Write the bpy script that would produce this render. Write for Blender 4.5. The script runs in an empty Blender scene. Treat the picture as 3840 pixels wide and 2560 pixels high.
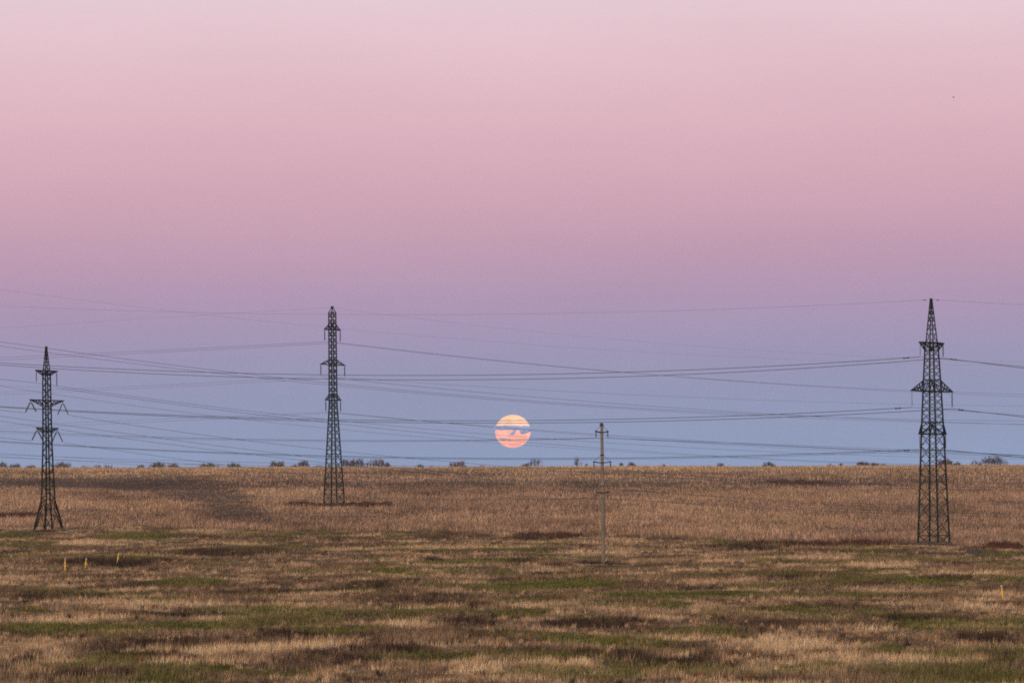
import bpy, math, random
import numpy as np
from mathutils import Vector, Matrix

S = bpy.context.scene
COL = S.collection
rng = np.random.default_rng(7)
random.seed(7)

# ------------------------------------------------------------------ camera
F = 14584.0                    # focal length in photograph pixels (15 degree lens)
ZC = 12.0                      # the camera stands on a rise above the near meadow
PITCH = math.atan(620 / F)
ROLL = math.radians(0.65)
fw = Vector((0, math.cos(PITCH), math.sin(PITCH)))
up0 = Vector((0, -math.sin(PITCH), math.cos(PITCH)))
rt = Vector((1, 0, 0)) * math.cos(ROLL) - up0 * math.sin(ROLL)
up = Vector((1, 0, 0)) * math.sin(ROLL) + up0 * math.cos(ROLL)
cam = bpy.data.cameras.new('camera')
cam.sensor_width = 36
cam.lens = 18 / math.tan(math.radians(7.5))
cam.clip_start = 1
cam.clip_end = 60000
co = bpy.data.objects.new('camera', cam)
COL.objects.link(co)
co.matrix_world = Matrix(((rt.x, up.x, -fw.x, 0), (rt.y, up.y, -fw.y, 0), (rt.z, up.z, -fw.z, ZC), (0, 0, 0, 1)))
S.camera = co
CAM = Vector((0, 0, ZC))


def ray(px, py):
    return fw + rt * ((px - 1920) / F) - up * ((py - 1280) / F)


def at(px, py, D):
    d = ray(px, py)
    return CAM + d * (D / d.y)


def lin(c):
    return tuple(((v / 255) / 12.92 if v / 255 <= 0.04045 else ((v / 255 + 0.055) / 1.055) ** 2.4) for v in c)


# ------------------------------------------------------------------ sky, sun, exposure
SUN_EL, SUN_AZ = 7.0, 196.0    # the sunset glow is behind the camera
W = bpy.data.worlds.new('World')
S.world = W
W.use_nodes = True
nt = W.node_tree
nt.nodes.clear()


def N(t, kind, **kw):
    n = t.nodes.new(kind)
    for k, v in kw.items():
        setattr(n, k, v)
    return n


# bands of the dusk sky opposite the sunset: blue shadow of the earth, mauve, pink, pale
SKY = [(1900, (141, 160, 193)), (1760, (143, 159, 192)), (1650, (144, 156, 188)), (1500, (147, 153, 184)),
       (1380, (153, 151, 183)), (1250, (164, 151, 183)), (1120, (176, 151, 181)), (980, (190, 155, 180)),
       (840, (202, 161, 180)), (640, (214, 172, 186)), (400, (224, 184, 196)), (200, (229, 194, 204)), (0, (231, 202, 211)), (-700, (222, 213, 223))]
tc = N(nt, 'ShaderNodeTexCoord')
sep = N(nt, 'ShaderNodeSeparateXYZ')
nt.links.new(tc.outputs['Generated'], sep.inputs[0])
mr = N(nt, 'ShaderNodeMapRange')
zs = [ray(1920, r).normalized().z for r, c in SKY]
z0, z1 = zs[0], zs[-1]
mr.inputs['From Min'].default_value = z0
mr.inputs['From Max'].default_value = z1
nt.links.new(sep.outputs['Z'], mr.inputs['Value'])
ramp = N(nt, 'ShaderNodeValToRGB')
cr = ramp.color_ramp
cr.interpolation = 'B_SPLINE'
while len(cr.elements) < len(SKY):
    cr.elements.new(0.5)
for e, z, (r, c) in zip(cr.elements, zs, SKY):
    e.position = (z - z0) / (z1 - z0)
for e, (r, c) in zip(cr.elements, SKY):
    e.color = (*lin(c), 1)
nt.links.new(mr.outputs[0], ramp.inputs[0])
# upper dome: dull blue
mz = N(nt, 'ShaderNodeMapRange')
mz.inputs['From Min'].default_value = 0.17
mz.inputs['From Max'].default_value = 0.75
nt.links.new(sep.outputs['Z'], mz.inputs['Value'])
mixz = N(nt, 'ShaderNodeMix', data_type='RGBA')
nt.links.new(mz.outputs[0], mixz.inputs['Factor'])
nt.links.new(ramp.outputs[0], mixz.inputs['A'])
mixz.inputs['B'].default_value = (0.42, 0.47, 0.62, 1)
# very faint uneven streaks of air in the sky
mp = N(nt, 'ShaderNodeMapping')
mp.inputs['Scale'].default_value = (9, 9, 34)
nz = N(nt, 'ShaderNodeTexNoise')
nz.inputs['Scale'].default_value = 1.6
nz.inputs['Detail'].default_value = 4
nt.links.new(tc.outputs['Generated'], mp.inputs[0])
nt.links.new(mp.outputs[0], nz.inputs['Vector'])
mn = N(nt, 'ShaderNodeMapRange')
mn.inputs['To Min'].default_value = 0.955
mn.inputs['To Max'].default_value = 1.045
nt.links.new(nz.outputs[0], mn.inputs['Value'])
mul = N(nt, 'ShaderNodeMix', data_type='RGBA', blend_type='MULTIPLY')
mul.inputs['Factor'].default_value = 1
nt.links.new(mixz.outputs['Result'], mul.inputs['A'])
nt.links.new(mn.outputs[0], mul.inputs['B'])
# sunset half of the sky behind the camera
sky = N(nt, 'ShaderNodeTexSky', sky_type='NISHITA')
sky.sun_disc = False
sky.sun_elevation = math.radians(SUN_EL)
sky.sun_rotation = math.radians(SUN_AZ)
skm = N(nt, 'ShaderNodeMix', data_type='RGBA', blend_type='MULTIPLY')
skm.inputs['Factor'].default_value = 1
nt.links.new(sky.outputs[0], skm.inputs['A'])
skm.inputs['B'].default_value = (0.15, 0.142, 0.145, 1)
ms = N(nt, 'ShaderNodeMapRange', interpolation_type='SMOOTHSTEP')
ms.inputs['From Min'].default_value = 0.35
ms.inputs['From Max'].default_value = -0.6
nt.links.new(sep.outputs['Y'], ms.inputs['Value'])
mixw = N(nt, 'ShaderNodeMix', data_type='RGBA')
nt.links.new(ms.outputs[0], mixw.inputs['Factor'])
nt.links.new(mul.outputs['Result'], mixw.inputs['A'])
nt.links.new(skm.outputs['Result'], mixw.inputs['B'])
bg = N(nt, 'ShaderNodeBackground')
bg.inputs['Strength'].default_value = 1.0
nt.links.new(mixw.outputs['Result'], bg.inputs['Color'])
wo = N(nt, 'ShaderNodeOutputWorld')
nt.links.new(bg.outputs[0], wo.inputs['Surface'])

sl = bpy.data.lights.new('sun', 'SUN')
sl.energy = 1.15
sl.angle = math.radians(20)
sl.color = (1.0, 0.80, 0.66)
so = bpy.data.objects.new('sun', sl)
COL.objects.link(so)
az, el = math.radians(SUN_AZ), math.radians(SUN_EL + 8)
sd = Vector((math.sin(az) * math.cos(el), math.cos(az) * math.cos(el), math.sin(el)))
so.rotation_euler = sd.to_track_quat('Z', 'Y').to_euler()

S.view_settings.view_transform = 'Standard'
S.view_settings.look = 'None'
S.view_settings.exposure = 0
S.view_settings.gamma = 1
S.cycles.filter_width = 1.8
S.cycles.max_bounces = 5
S.cycles.diffuse_bounces = 2
S.cycles.volume_bounces = 0
S.cycles.use_denoising = False


# ------------------------------------------------------------------ helpers
def tag(o, label=None, cat=None, group=None, kind=None):
    if label: o['label'] = label
    if cat: o['category'] = cat
    if group: o['group'] = group
    if kind: o['kind'] = kind
    return o


def empty(name, loc, rz=0.0):
    o = bpy.data.objects.new(name, None)
    COL.objects.link(o)
    o.location = loc
    o.rotation_euler = (0, 0, rz)
    o.empty_display_size = 0.5
    return o


class MB:
    """collects vertices and faces; build() links them as ONE mesh object"""
    def __init__(s, k=1.0):
        s.v, s.f, s.k = [], [], k

    def bar(s, a, b, w, w2=None):
        a, b = Vector(a), Vector(b)
        w2 = w if w2 is None else w2
        w, w2 = w * s.k, w2 * s.k
        d = (b - a)
        if d.length < 1e-6: return
        d.normalize()
        t = Vector((0, 0, 1)) if abs(d.z) < 0.9 else Vector((1, 0, 0))
        x = d.cross(t).normalized()
        y = d.cross(x).normalized()
        i = len(s.v)
        for p, k in ((a, w / 2), (b, w2 / 2)):
            for sx, sy in ((1, 1), (-1, 1), (-1, -1), (1, -1)):
                s.v.append(p + x * sx * k + y * sy * k)
        s.f += [(i, i + 1, i + 5, i + 4), (i + 1, i + 2, i + 6, i + 5), (i + 2, i + 3, i + 7, i + 6), (i + 3, i, i + 4, i + 7), (i + 3, i + 2, i + 1, i), (i + 4, i + 5, i + 6, i + 7)]

    def angle(s, a, b, w, t=None):
        """an L-profile is read at this distance as two thin flanges"""
        s.bar(a, b, w)

    def tube(s, pts, rad, n=6, caps=True):
        pts = [Vector(p) for p in pts]
        if not hasattr(rad, '__len__'): rad = [rad] * len(pts)
        base = len(s.v)
        for k, p in enumerate(pts):
            d = (pts[min(k + 1, len(pts) - 1)] - pts[max(k - 1, 0)]).normalized()
            t = Vector((0, 0, 1)) if abs(d.z) < 0.9 else Vector((1, 0, 0))
            x = d.cross(t).normalized()
            y = d.cross(x).normalized()
            for j in range(n):
                a = 2 * math.pi * j / n
                s.v.append(p + (x * math.cos(a) + y * math.sin(a)) * rad[k])
        for k in range(len(pts) - 1):
            for j in range(n):
                a = base + k * n + j
                b = base + k * n + (j + 1) % n
                s.f.append((a, b, b + n, a + n))
        if caps:
            s.f.append(tuple(base + j for j in reversed(range(n))))
            s.f.append(tuple(base + (len(pts) - 1) * n + j for j in range(n)))

    def box(s, c, sx, sy, sz):
        c = Vector(c)
        s_ = [(-1, -1, -1), (1, -1, -1), (1, 1, -1), (-1, 1, -1), (-1, -1, 1), (1, -1, 1), (1, 1, 1), (-1, 1, 1)]
        i = len(s.v)
        s.v += [c + Vector((a * sx / 2, b * sy / 2, d * sz / 2)) for a, b, d in s_]
        s.f += [(i, i + 3, i + 2, i + 1), (i + 4, i + 5, i + 6, i + 7), (i, i + 1, i + 5, i + 4), (i + 1, i + 2, i + 6, i + 5), (i + 2, i + 3, i + 7, i + 6), (i + 3, i, i + 4, i + 7)]

    def tri(s, a, b, c):
        i = len(s.v)
        s.v += [Vector(a), Vector(b), Vector(c)]
        s.f.append((i, i + 1, i + 2))

    def build(s, name, m, parent=None, smooth=False):
        me = bpy.data.meshes.new(name)
        me.from_pydata([tuple(v) for v in s.v], [], s.f)
        me.materials.append(m)
        if smooth:
            me.polygons.foreach_set('use_smooth', [True] * len(me.polygons))
        me.update()
        o = bpy.data.objects.new(name, me)
        COL.objects.link(o)
        if parent: o.parent = parent
        return o


def copy_tree(o, parent=None):
    c = o.copy()
    COL.objects.link(c)
    c.parent = parent
    for ch in list(o.children):
        copy_tree(ch, c)
    return c


def mat(name, c1, c2, scale=2.0, rough=0.8, metal=0.0, detail=6, stretch=(1, 1, 1), lo=0.35, hi=0.65, bump=0.0):
    m = bpy.data.materials.new(name)
    m.use_nodes = True
    t = m.node_tree
    b = t.nodes['Principled BSDF']
    tcn = N(t, 'ShaderNodeTexCoord')
    mpn = N(t, 'ShaderNodeMapping')
    mpn.inputs['Scale'].default_value = stretch
    nn = N(t, 'ShaderNodeTexNoise')
    nn.inputs['Scale'].default_value = scale
    nn.inputs['Detail'].default_value = detail
    r = N(t, 'ShaderNodeValToRGB')
    r.color_ramp.elements[0].position = lo
    r.color_ramp.elements[1].position = hi
    r.color_ramp.elements[0].color = (*c1, 1)
    r.color_ramp.elements[1].color = (*c2, 1)
    t.links.new(tcn.outputs['Object'], mpn.inputs[0])
    t.links.new(mpn.outputs[0], nn.inputs['Vector'])
    t.links.new(nn.outputs[0], r.inputs[0])
    t.links.new(r.outputs[0], b.inputs['Base Color'])
    b.inputs['Roughness'].default_value = rough
    b.inputs['Metallic'].default_value = metal
    if 'steel' in name:
        b.inputs['Specular IOR Level'].default_value = 0.15
    if bump:
        bn = N(t, 'ShaderNodeBump')
        bn.inputs['Strength'].default_value = bump
        t.links.new(nn.outputs[0], bn.inputs['Height'])
        t.links.new(bn.outputs[0], b.inputs['Normal'])
    return m


STEEL = mat('weathered_steel', (0.012, 0.021, 0.023), (0.024, 0.034, 0.034), 1.5, 0.75)
STEEL_L = mat('weathered_steel_left', (0.011, 0.016, 0.014), (0.020, 0.025, 0.020), 1.5, 0.75)
WIRE = mat('conductor', (0.05, 0.07, 0.08), (0.075, 0.095, 0.105), 0.3, 0.7)
INSUL = mat('insulator_glass', (0.030, 0.042, 0.046), (0.055, 0.065, 0.062), 6, 0.4)
INSUL_O = mat('insulator_olive', (0.055, 0.062, 0.045), (0.09, 0.095, 0.07), 6, 0.45)
CONC = mat('concrete', (0.150, 0.130, 0.110), (0.23, 0.202, 0.175), 0.9, 0.9, stretch=(1, 1, 0.35), bump=0.2)
FOOT = mat('footing_concrete', (0.06, 0.055, 0.05), (0.12, 0.11, 0.10), 3, 0.9)
YELLOW = mat('yellow_paint', (0.78, 0.47, 0.03), (0.86, 0.55, 0.05), 4, 0.6)
WHITE = mat('faded_white_paint', (0.55, 0.42, 0.36), (0.68, 0.54, 0.47), 4, 0.7)
RUST = mat('rusty_clamp', (0.03, 0.03, 0.03), (0.06, 0.045, 0.035), 5, 0.7)


# ------------------------------------------------------------------ terrain
_D = np.array([-2000, -300, 0, 150, 250, 310, 400, 500, 530, 600, 680, 800, 950, 1050, 1150, 1250, 1350, 1500, 2000, 4000, 9000.0])
_Z = np.array([-13, -12.4, -12.0, -11.8, -11.3, -10.63, -9.46, -8.2, -7.7, -5.97, -3.96, 0.55, 6.0, 9.0, 11.27, 12.43, 12.9, 12.2, 5, -20, -40]) + ZC
# a smooth monotone cubic through the profile
_h = np.diff(_D)
_s = np.diff(_Z) / _h
_m = np.zeros_like(_D)
_m[1:-1] = np.where(_s[:-1] * _s[1:] > 0, 2 * _s[:-1] * _s[1:] / np.where(_s[:-1] + _s[1:] == 0, 1, _s[:-1] + _s[1:]), 0)
_m[0], _m[-1] = _s[0], _s[-1]


def _hash(ix, iy, seed):
    h = (ix.astype(np.int64) * 374761393 + iy.astype(np.int64) * 668265263 + seed * 1442695041) & 0xFFFFFFFF
    h = ((h ^ (h >> 13)) * 1274126177) & 0xFFFFFFFF
    h = ((h ^ (h >> 16)) * 2246822519) & 0xFFFFFFFF
    return ((h ^ (h >> 15)) & 0xFFFFFF) / float(0xFFFFFF)


def vnoise(x, y, seed):
    ix, iy = np.floor(x), np.floor(y)
    fx, fy = x - ix, y - iy
    fx = fx * fx * fx * (fx * (fx * 6 - 15) + 10)
    fy = fy * fy * fy * (fy * (fy * 6 - 15) + 10)
    a, b = _hash(ix, iy, seed), _hash(ix + 1, iy, seed)
    c, d = _hash(ix, iy + 1, seed), _hash(ix + 1, iy + 1, seed)
    return (a * (1 - fx) + b * fx) * (1 - fy) + (c * (1 - fx) + d * fx) * fy


def fbm(x, y, seed, oct=4, gain=0.5):
    t, amp, tot = 0, 1.0, 0
    for k in range(oct):
        ca, sa = math.cos(0.6 + k), math.sin(0.6 + k)
        t = t + amp * vnoise((x * ca - y * sa) * 2 ** k + 31.7 * k, (x * sa + y * ca) * 2 ** k - 17.3 * k, seed + k)
        tot += amp
        amp *= gain
    return t / tot


def ground_z(x, y, bumps=True):
    x = np.asarray(x, float)
    y = np.asarray(y, float)
    i = np.clip(np.searchsorted(_D, y) - 1, 0, len(_D) - 2)
    h = _h[i]
    t = np.clip((y - _D[i]) / h, 0, 1)
    z = (_Z[i] * (1 + 2 * t) * (1 - t) ** 2 + _m[i] * h * t * (1 - t) ** 2 + _Z[i + 1] * t * t * (3 - 2 * t) + _m[i + 1] * h * t * t * (t - 1))
    z = z - 0.00885 * 400 * np.tanh(x / 400)
    if bumps:
        z = z + (fbm(x / 38, y / 38, 5, 3) - 0.5) * 0.5 + (fbm(x / 7, y / 7, 9, 3) - 0.5) * 0.28
    return z


def gz(x, y):
    return float(ground_z(np.array([x]), np.array([y]))[0])


def on_ground(px, py, lo=200.0, hi=1240.0):
    """the place on the meadow or field seen at this point of the photograph"""
    d = ray(px, py)
    t = np.linspace(lo, hi, 4000)
    X, Y, Z = d.x / d.y * t, t, ZC + d.z / d.y * t
    g = ground_z(X, Y, False)
    k = np.argmax(Z <= g)
    if not (Z <= g).any():
        k = len(t) - 1
    return float(X[k]), float(Y[k])


# edge between the meadow and the stubble field, and marked places in both
EDGE = np.array([on_ground(px, py) for px, py in ((-700, 1975), (0, 1977), (400, 1976), (900, 1986), (1400, 1992), (2000, 1999), (2500, 2008), (3000, 2026), (3430, 2040), (3840, 2052), (4500, 2060))])


def field_mask(x, y):
    e = np.interp(x, EDGE[:, 0], EDGE[:, 1]) + (fbm(x / 6, y / 9, 77, 3) - 0.5) * 26
    return np.clip((y - e) / 12 + 0.5, 0, 1)


def poly_mask(x, y, poly, soft=0.0):
    inside = np.zeros(x.shape, bool)
    n = len(poly)
    for i in range(n):
        x0, y0 = poly[i]
        x1, y1 = poly[(i + 1) % n]
        c = ((y0 > y) != (y1 > y)) & (x < (x1 - x0) * (y - y0) / (y1 - y0 + 1e-12) + x0)
        inside ^= c
    return inside


SOIL = [on_ground(px, py) for px, py in ((-300, 1800), (0, 1799), (300, 1794), (560, 1793), (700, 1797), (830, 1815), (900, 1838), (960, 1890), (1010, 1930), (1060, 1968),
                                         (830, 1962), (770, 1930), (720, 1890), (640, 1862), (520, 1846), (300, 1828), (0, 1818), (-300, 1815))]

# (px, py, width px, height px, kind): patches of vegetation read off the photograph
PATCH = [
    # green
    (80, 2200, 220, 18, 'g'), (640, 2345, 620, 40, 'g'), (250, 2347, 520, 34, 'g'), (700, 2180, 330, 26, 'g'), (1000, 2280, 120, 26, 'g'), (1250, 2365, 260, 34, 'g'),
    (1450, 2140, 200, 20, 'g'), (1560, 2155, 160, 14, 'g'), (1950, 2200, 460, 34, 'g'), (2150, 2190, 420, 40, 'g'), (2420, 2235, 420, 30, 'g'), (2700, 2230, 420, 26, 'g'), (2250, 2410, 420, 40, 'g'),
    (1510, 2290, 140, 20, 'g'), (1900, 2300, 260, 26, 'g'), (2950, 2288, 300, 22, 'g'), (3480, 2182, 380, 22, 'g'), (2680, 2375, 200, 26, 'g'), (2760, 2392, 140, 16, 'g'), (3300, 2432, 230, 28, 'g'), (3480, 2340, 300, 30, 'g'), (2520, 2275, 160, 30, 'g'),
    (520, 2015, 320, 20, 'g'), (540, 2100, 60, 16, 'g'), (50, 2010, 240, 24, 'g'),
    # dark weeds
    (900, 2070, 560, 40, 'd'), (400, 2110, 560, 40, 'd'), (200, 2240, 420, 26, 'd'), (640, 2420, 320, 40, 'd'), (880, 2515, 260, 34, 'd'), (1130, 2475, 220, 60, 'd'), (520, 2465, 320, 16, 'd'), (370, 2540, 460, 34, 'd'),
    (1000, 2220, 320, 20, 'd'), (1700, 2250, 300, 36, 'd'), (1800, 2270, 220, 26, 'd'), (1500, 2445, 460, 22, 'd'), (1330, 2480, 200, 36, 'd'), (1620, 2455, 120, 22, 'd'), (2200, 2340, 420, 26, 'd'), (2330, 2340, 260, 28, 'd'),
    (2260, 2475, 300, 30, 'd'), (2500, 2490, 260, 24, 'd'), (1750, 2330, 240, 22, 'd'), (2800, 2052, 340, 26, 'd'), (2950, 2160, 420, 34, 'd'), (3500, 2320, 520, 26, 'd'), (3750, 2400, 420, 40, 'd'), (2610, 2480, 160, 42, 'd'), (3650, 2545, 420, 40, 'd'),
    (3800, 2490, 160, 60, 'd'), (1950, 2100, 260, 18, 'd'), (2280, 2112, 180, 16, 'd'), (2050, 2018, 260, 16, 'd'), (1330, 2200, 280, 24, 'd'), (1500, 2180, 240, 16, 'd'), (60, 2490, 160, 26, 'd'), (3550, 2170, 300, 14, 'd'), (1600, 2100, 120, 14, 'd'),
    (2000, 2150, 300, 12, 'd'), (1100, 2380, 420, 18, 'd'), (700, 2300, 360, 12, 'd'),
    # pale straw
    (320, 2035, 180, 22, 's'), (760, 2000, 520, 12, 's'), (60, 2185, 200, 16, 's'), (100, 2215, 260, 16, 's'), (300, 2315, 460, 34, 's'), (580, 2275, 220, 26, 's'), (780, 2262, 320, 24, 's'), (1110, 2275, 360, 34, 's'),
    (400, 2495, 520, 36, 's'), (150, 2440, 360, 40, 's'), (100, 2525, 240, 24, 's'), (900, 2445, 560, 40, 's'), (1130, 2430, 300, 40, 's'), (1500, 2340, 220, 30, 's'), (1560, 2390, 320, 40, 's'), (1900, 2500, 620, 60, 's'), (2200, 2440, 420, 20, 's'),
    (2080, 2310, 200, 20, 's'), (2400, 2300, 260, 20, 's'), (1720, 2050, 420, 16, 's'), (2240, 2068, 360, 16, 's'), (2400, 2110, 320, 20, 's'), (3000, 2098, 620, 24, 's'), (3300, 2118, 460, 20, 's'), (3700, 2145, 420, 30, 's'), (3600, 2275, 460, 24, 's'),
    (2900, 2420, 420, 70, 's'), (3450, 2475, 620, 60, 's'), (3100, 2500, 420, 60, 's'), (2700, 2530, 420, 30, 's'), (3650, 2430, 300, 24, 's'), (1350, 2060, 200, 12, 's'), (200, 2110, 200, 8, 's'), (2450, 2400, 300, 30, 's'), (3200, 2360, 300, 16, 's'),
    (2700, 2300, 280, 26, 's'), (3200, 2545, 520, 30, 's'),
    # dark red weeds inside the field
    (1200, 1893, 330, 14, 'r'), (1370, 1896, 200, 14, 'r'), (50, 1934, 220, 14, 'k'), (3130, 2040, 620, 12, 'r'), (3750, 2055, 240, 10, 'r'), (3000, 1810, 240, 12, 'r'),
    (2080, 2010, 280, 12, 'k'), (2140, 1985, 40, 6, 'g'), (20, 1878, 30, 8, 'g'), (750, 1950, 20, 7, 'g'), (1330, 1892, 90, 12, 'r'),
]
_P = []
for px, py, w, h, k in PATCH:
    x, y = on_ground(px, py)
    xa, ya = on_ground(px, py + h / 2)
    xb, yb = on_ground(px, py - h / 2)
    _P.append((x, (ya + yb) / 2, w / 2 / F * y, max((yb - ya) / 2, 1.5), k))


def veg(x, y):
    """weights of green, dark, straw, red, black vegetation at a place"""
    wx = x + (fbm(x / 5, y / 5, 201, 3) - 0.5) * 7
    wy = y + (fbm(x / 5, y / 5, 211, 3) - 0.5) * 9
    out = {k: np.zeros(x.shape) for k in 'gdsrk'}
    for px, py, a, b, k in _P:
        m = (np.abs(wx - px) < a * 1.4) & (np.abs(wy - py) < b * 1.4)
        if not m.any(): continue
        q = np.sqrt(((wx[m] - px) / a) ** 2 + ((wy[m] - py) / b) ** 2)
        out[k][m] = np.maximum(out[k][m], np.clip((1.25 - q) / 0.55, 0, 1))
    n1 = fbm(x / 11, y / 16, 301, 4)
    n2 = fbm(x / 6, y / 9, 311, 4)
    n3 = fbm(x / 9, y / 12, 321, 4)
    out['d'] = np.maximum(out['d'], np.clip((n1 - 0.55) / 0.10, 0, 1) * 0.75)
    out['s'] = np.maximum(out['s'], np.clip((n2 - 0.55) / 0.10, 0, 1) * 0.8)
    out['g'] = np.maximum(out['g'], np.clip((n3 - 0.58) / 0.08, 0, 1) * 0.7)
    return out


FEET = []
for fx, fy, fD, fr in ((3502, 2045, 600, 3.4), (1253, 1890, 800, 3.2), (182, 1985, 680, 3.4), (2263, 2112, 530, 1.6)):
    FEET.append((at(fx, fy, fD).x, fD, fr))
C_MID = np.array((0.300, 0.200, 0.128))
C_STRAW = np.array((0.760, 0.520, 0.325))
C_GREEN = np.array((0.150, 0.148, 0.042))
C_DARK = np.array((0.075, 0.048, 0.039))
C_RED = np.array((0.120, 0.062, 0.045))
C_BLACK = np.array((0.060, 0.043, 0.036))
C_FIELD = np.array((0.360, 0.232, 0.168))
C_SOIL = np.array((0.215, 0.146, 0.108))
C_CREST = np.array((0.540, 0.365, 0.235))


def land_colour(x, y):
    v = veg(x, y)
    c = np.broadcast_to(C_MID, x.shape + (3,)).copy()
    n = fbm(x / 3, y / 4, 401, 3)[..., None]
    c = c * (0.55 + 0.80 * n)
    n4 = np.clip((fbm(x / 4.5, y / 6, 403, 3) - 0.54) / 0.08, 0, 1)
    n5 = np.clip((fbm(x / 3.5, y / 5, 405, 3) - 0.56) / 0.08, 0, 1)
    v['d'] = np.maximum(v['d'] * (1 - 0.2 * n5), n4 * 0.5)
    v['s'] = np.maximum(v['s'] * (1 - 0.25 * n4), n5 * 0.5)

    def mix(c, col, w):
        return c * (1 - w[..., None]) + col * w[..., None]
    c = mix(c, C_STRAW, v['s'] * 0.9)
    c = mix(c, C_DARK * (1 - 0.3 * v['d'][..., None]), v['d'] * 0.95)
    c = mix(c, C_GREEN * (0.75 + 0.5 * n), v['g'] * 0.95)
    f = field_mask(x, y)
    fc = np.broadcast_to(C_FIELD, x.shape + (3,)).copy()
    nf = fbm(x / 11, y / 42, 411, 4)[..., None]
    nf2 = fbm(x / 3.2, y / 14, 415, 3)[..., None]
    fc = fc * np.clip(0.25 + 1.0 * nf + 0.5 * nf2, 0.4, 1.5) * np.array((1, 1.0, 1.0))
    crest = np.clip((y - 960) / 160, 0, 1) * 0.75 + np.clip((fbm(x / 25, y / 60, 421, 3) - 0.5) * 3, 0, 0.4)
    fc = mix(fc, C_CREST, np.clip(crest, 0, 0.9))
    wx = x + (fbm(x / 8, y / 8, 431, 3) - 0.5) * 6
    wy = y + (fbm(x / 8, y / 8, 441, 3) - 0.5) * 20
    soil = poly_mask(wx, wy, SOIL).astype(float)
    for sx, sy in ((2.5, 0), (-2.5, 0), (0, 8), (0, -8), (1.5, 5), (-1.5, -5)):
        soil = soil + poly_mask(wx + sx, wy + sy, SOIL)
    soil = np.clip(soil / 7 * (0.78 + 0.4 * fbm(x / 4, y / 10, 461, 4)), 0, 1)
    soil = np.maximum(soil, np.clip((fbm(x / 30, y / 50, 451, 4) - 0.60) / 0.06, 0, 1) * 0.5)
    fc = mix(fc, C_SOIL * np.array((1.06, 1.0, 0.94)), soil * 0.6)
    c = mix(c, fc, f)
    c = mix(c, C_RED, v['r'] * 0.85)
    c = mix(c, C_BLACK, v['k'] * 0.85)
    v['soil'] = soil * f
    v['f'] = f
    return c, v


def colour_attr(me, cols, domain):
    a = me.color_attributes.new('col', 'FLOAT_COLOR', domain)
    rgba = np.ones((len(cols), 4), np.float32)
    rgba[:, :3] = cols
    a.data.foreach_set('color', rgba.ravel())


def veg_material(name, ground=False):
    m = bpy.data.materials.new(name)
    m.use_nodes = True
    t = m.node_tree
    b = t.nodes['Principled BSDF']
    a = N(t, 'ShaderNodeAttribute')
    a.attribute_name = 'col'
    b.inputs['Roughness'].default_value = 1.0
    b.inputs['Specular IOR Level'].default_value = 0.0
    if ground:
        g = N(t, 'ShaderNodeNewGeometry')
        mp = N(t, 'ShaderNodeMapping')
        mp.inputs['Scale'].default_value = (1.4, 0.8, 0.5)
        n = N(t, 'ShaderNodeTexNoise')
        n.inputs['Scale'].default_value = 1.0
        n.inputs['Detail'].default_value = 5
        r = N(t, 'ShaderNodeMapRange')
        r.inputs['From Min'].default_value = 0.3
        r.inputs['From Max'].default_value = 0.7
        r.inputs['To Min'].default_value = 0.55
        r.inputs['To Max'].default_value = 1.1
        x = N(t, 'ShaderNodeMix', data_type='RGBA', blend_type='MULTIPLY')
        x.inputs['Factor'].default_value = 1
        t.links.new(g.outputs['Position'], mp.inputs[0])
        t.links.new(mp.outputs[0], n.inputs['Vector'])
        t.links.new(n.outputs[0], r.inputs['Value'])
        t.links.new(a.outputs['Color'], x.inputs['A'])
        t.links.new(r.outputs[0], x.inputs['B'])
        t.links.new(x.outputs['Result'], b.inputs['Base Color'])
    else:
        t.links.new(a.outputs['Color'], b.inputs['Base Color'])
    return m


def build_ground():
    ys = np.concatenate([np.array([-2000, -1000, -500, -200, -50, 0, 50, 100, 150, 190, 215]), np.arange(232, 700, 0.9), np.arange(700, 1300, 2.2), np.arange(1300, 1600, 12), np.array([1650, 1750, 1900, 2200, 2700, 3500, 5000, 7000, 9000])])
    us = np.concatenate([np.array([-9, -5, -2.5, -1.2, -0.6, -0.35, -0.22]), np.linspace(-0.165, 0.165, 300), np.array([0.22, 0.35, 0.6, 1.2, 2.5, 5, 9])])
    sy = np.maximum(np.abs(ys), 250)
    X = us[None, :] * sy[:, None]
    Y = np.broadcast_to(ys[:, None], X.shape)
    Z = ground_z(X, Y)
    v = np.stack([X, Y, Z], -1).reshape(-1, 3)
    nr, nc = X.shape
    i = np.arange(nr * nc).reshape(nr, nc)
    q = np.stack([i[:-1, :-1], i[:-1, 1:], i[1:, 1:], i[1:, :-1]], -1).reshape(-1, 4)
    me = bpy.data.meshes.new('ground')
    me.vertices.add(len(v))
    me.vertices.foreach_set('co', v.astype(np.float32).ravel())
    me.loops.add(len(q) * 4)
    me.loops.foreach_set('vertex_index', q.astype(np.int32).ravel())
    me.polygons.add(len(q))
    me.polygons.foreach_set('loop_start', np.arange(0, len(q) * 4, 4, dtype=np.int32))
    me.polygons.foreach_set('use_smooth', np.ones(len(q), bool))
    me.update(calc_edges=True)
    c, _ = land_colour(X.ravel(), np.ascontiguousarray(Y).ravel())
    colour_attr(me, c * 0.62, 'POINT')
    me.materials.append(veg_material('meadow_and_field_soil', True))
    o = bpy.data.objects.new('ground', me)
    COL.objects.link(o)
    tag(o, kind='structure')


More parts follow.
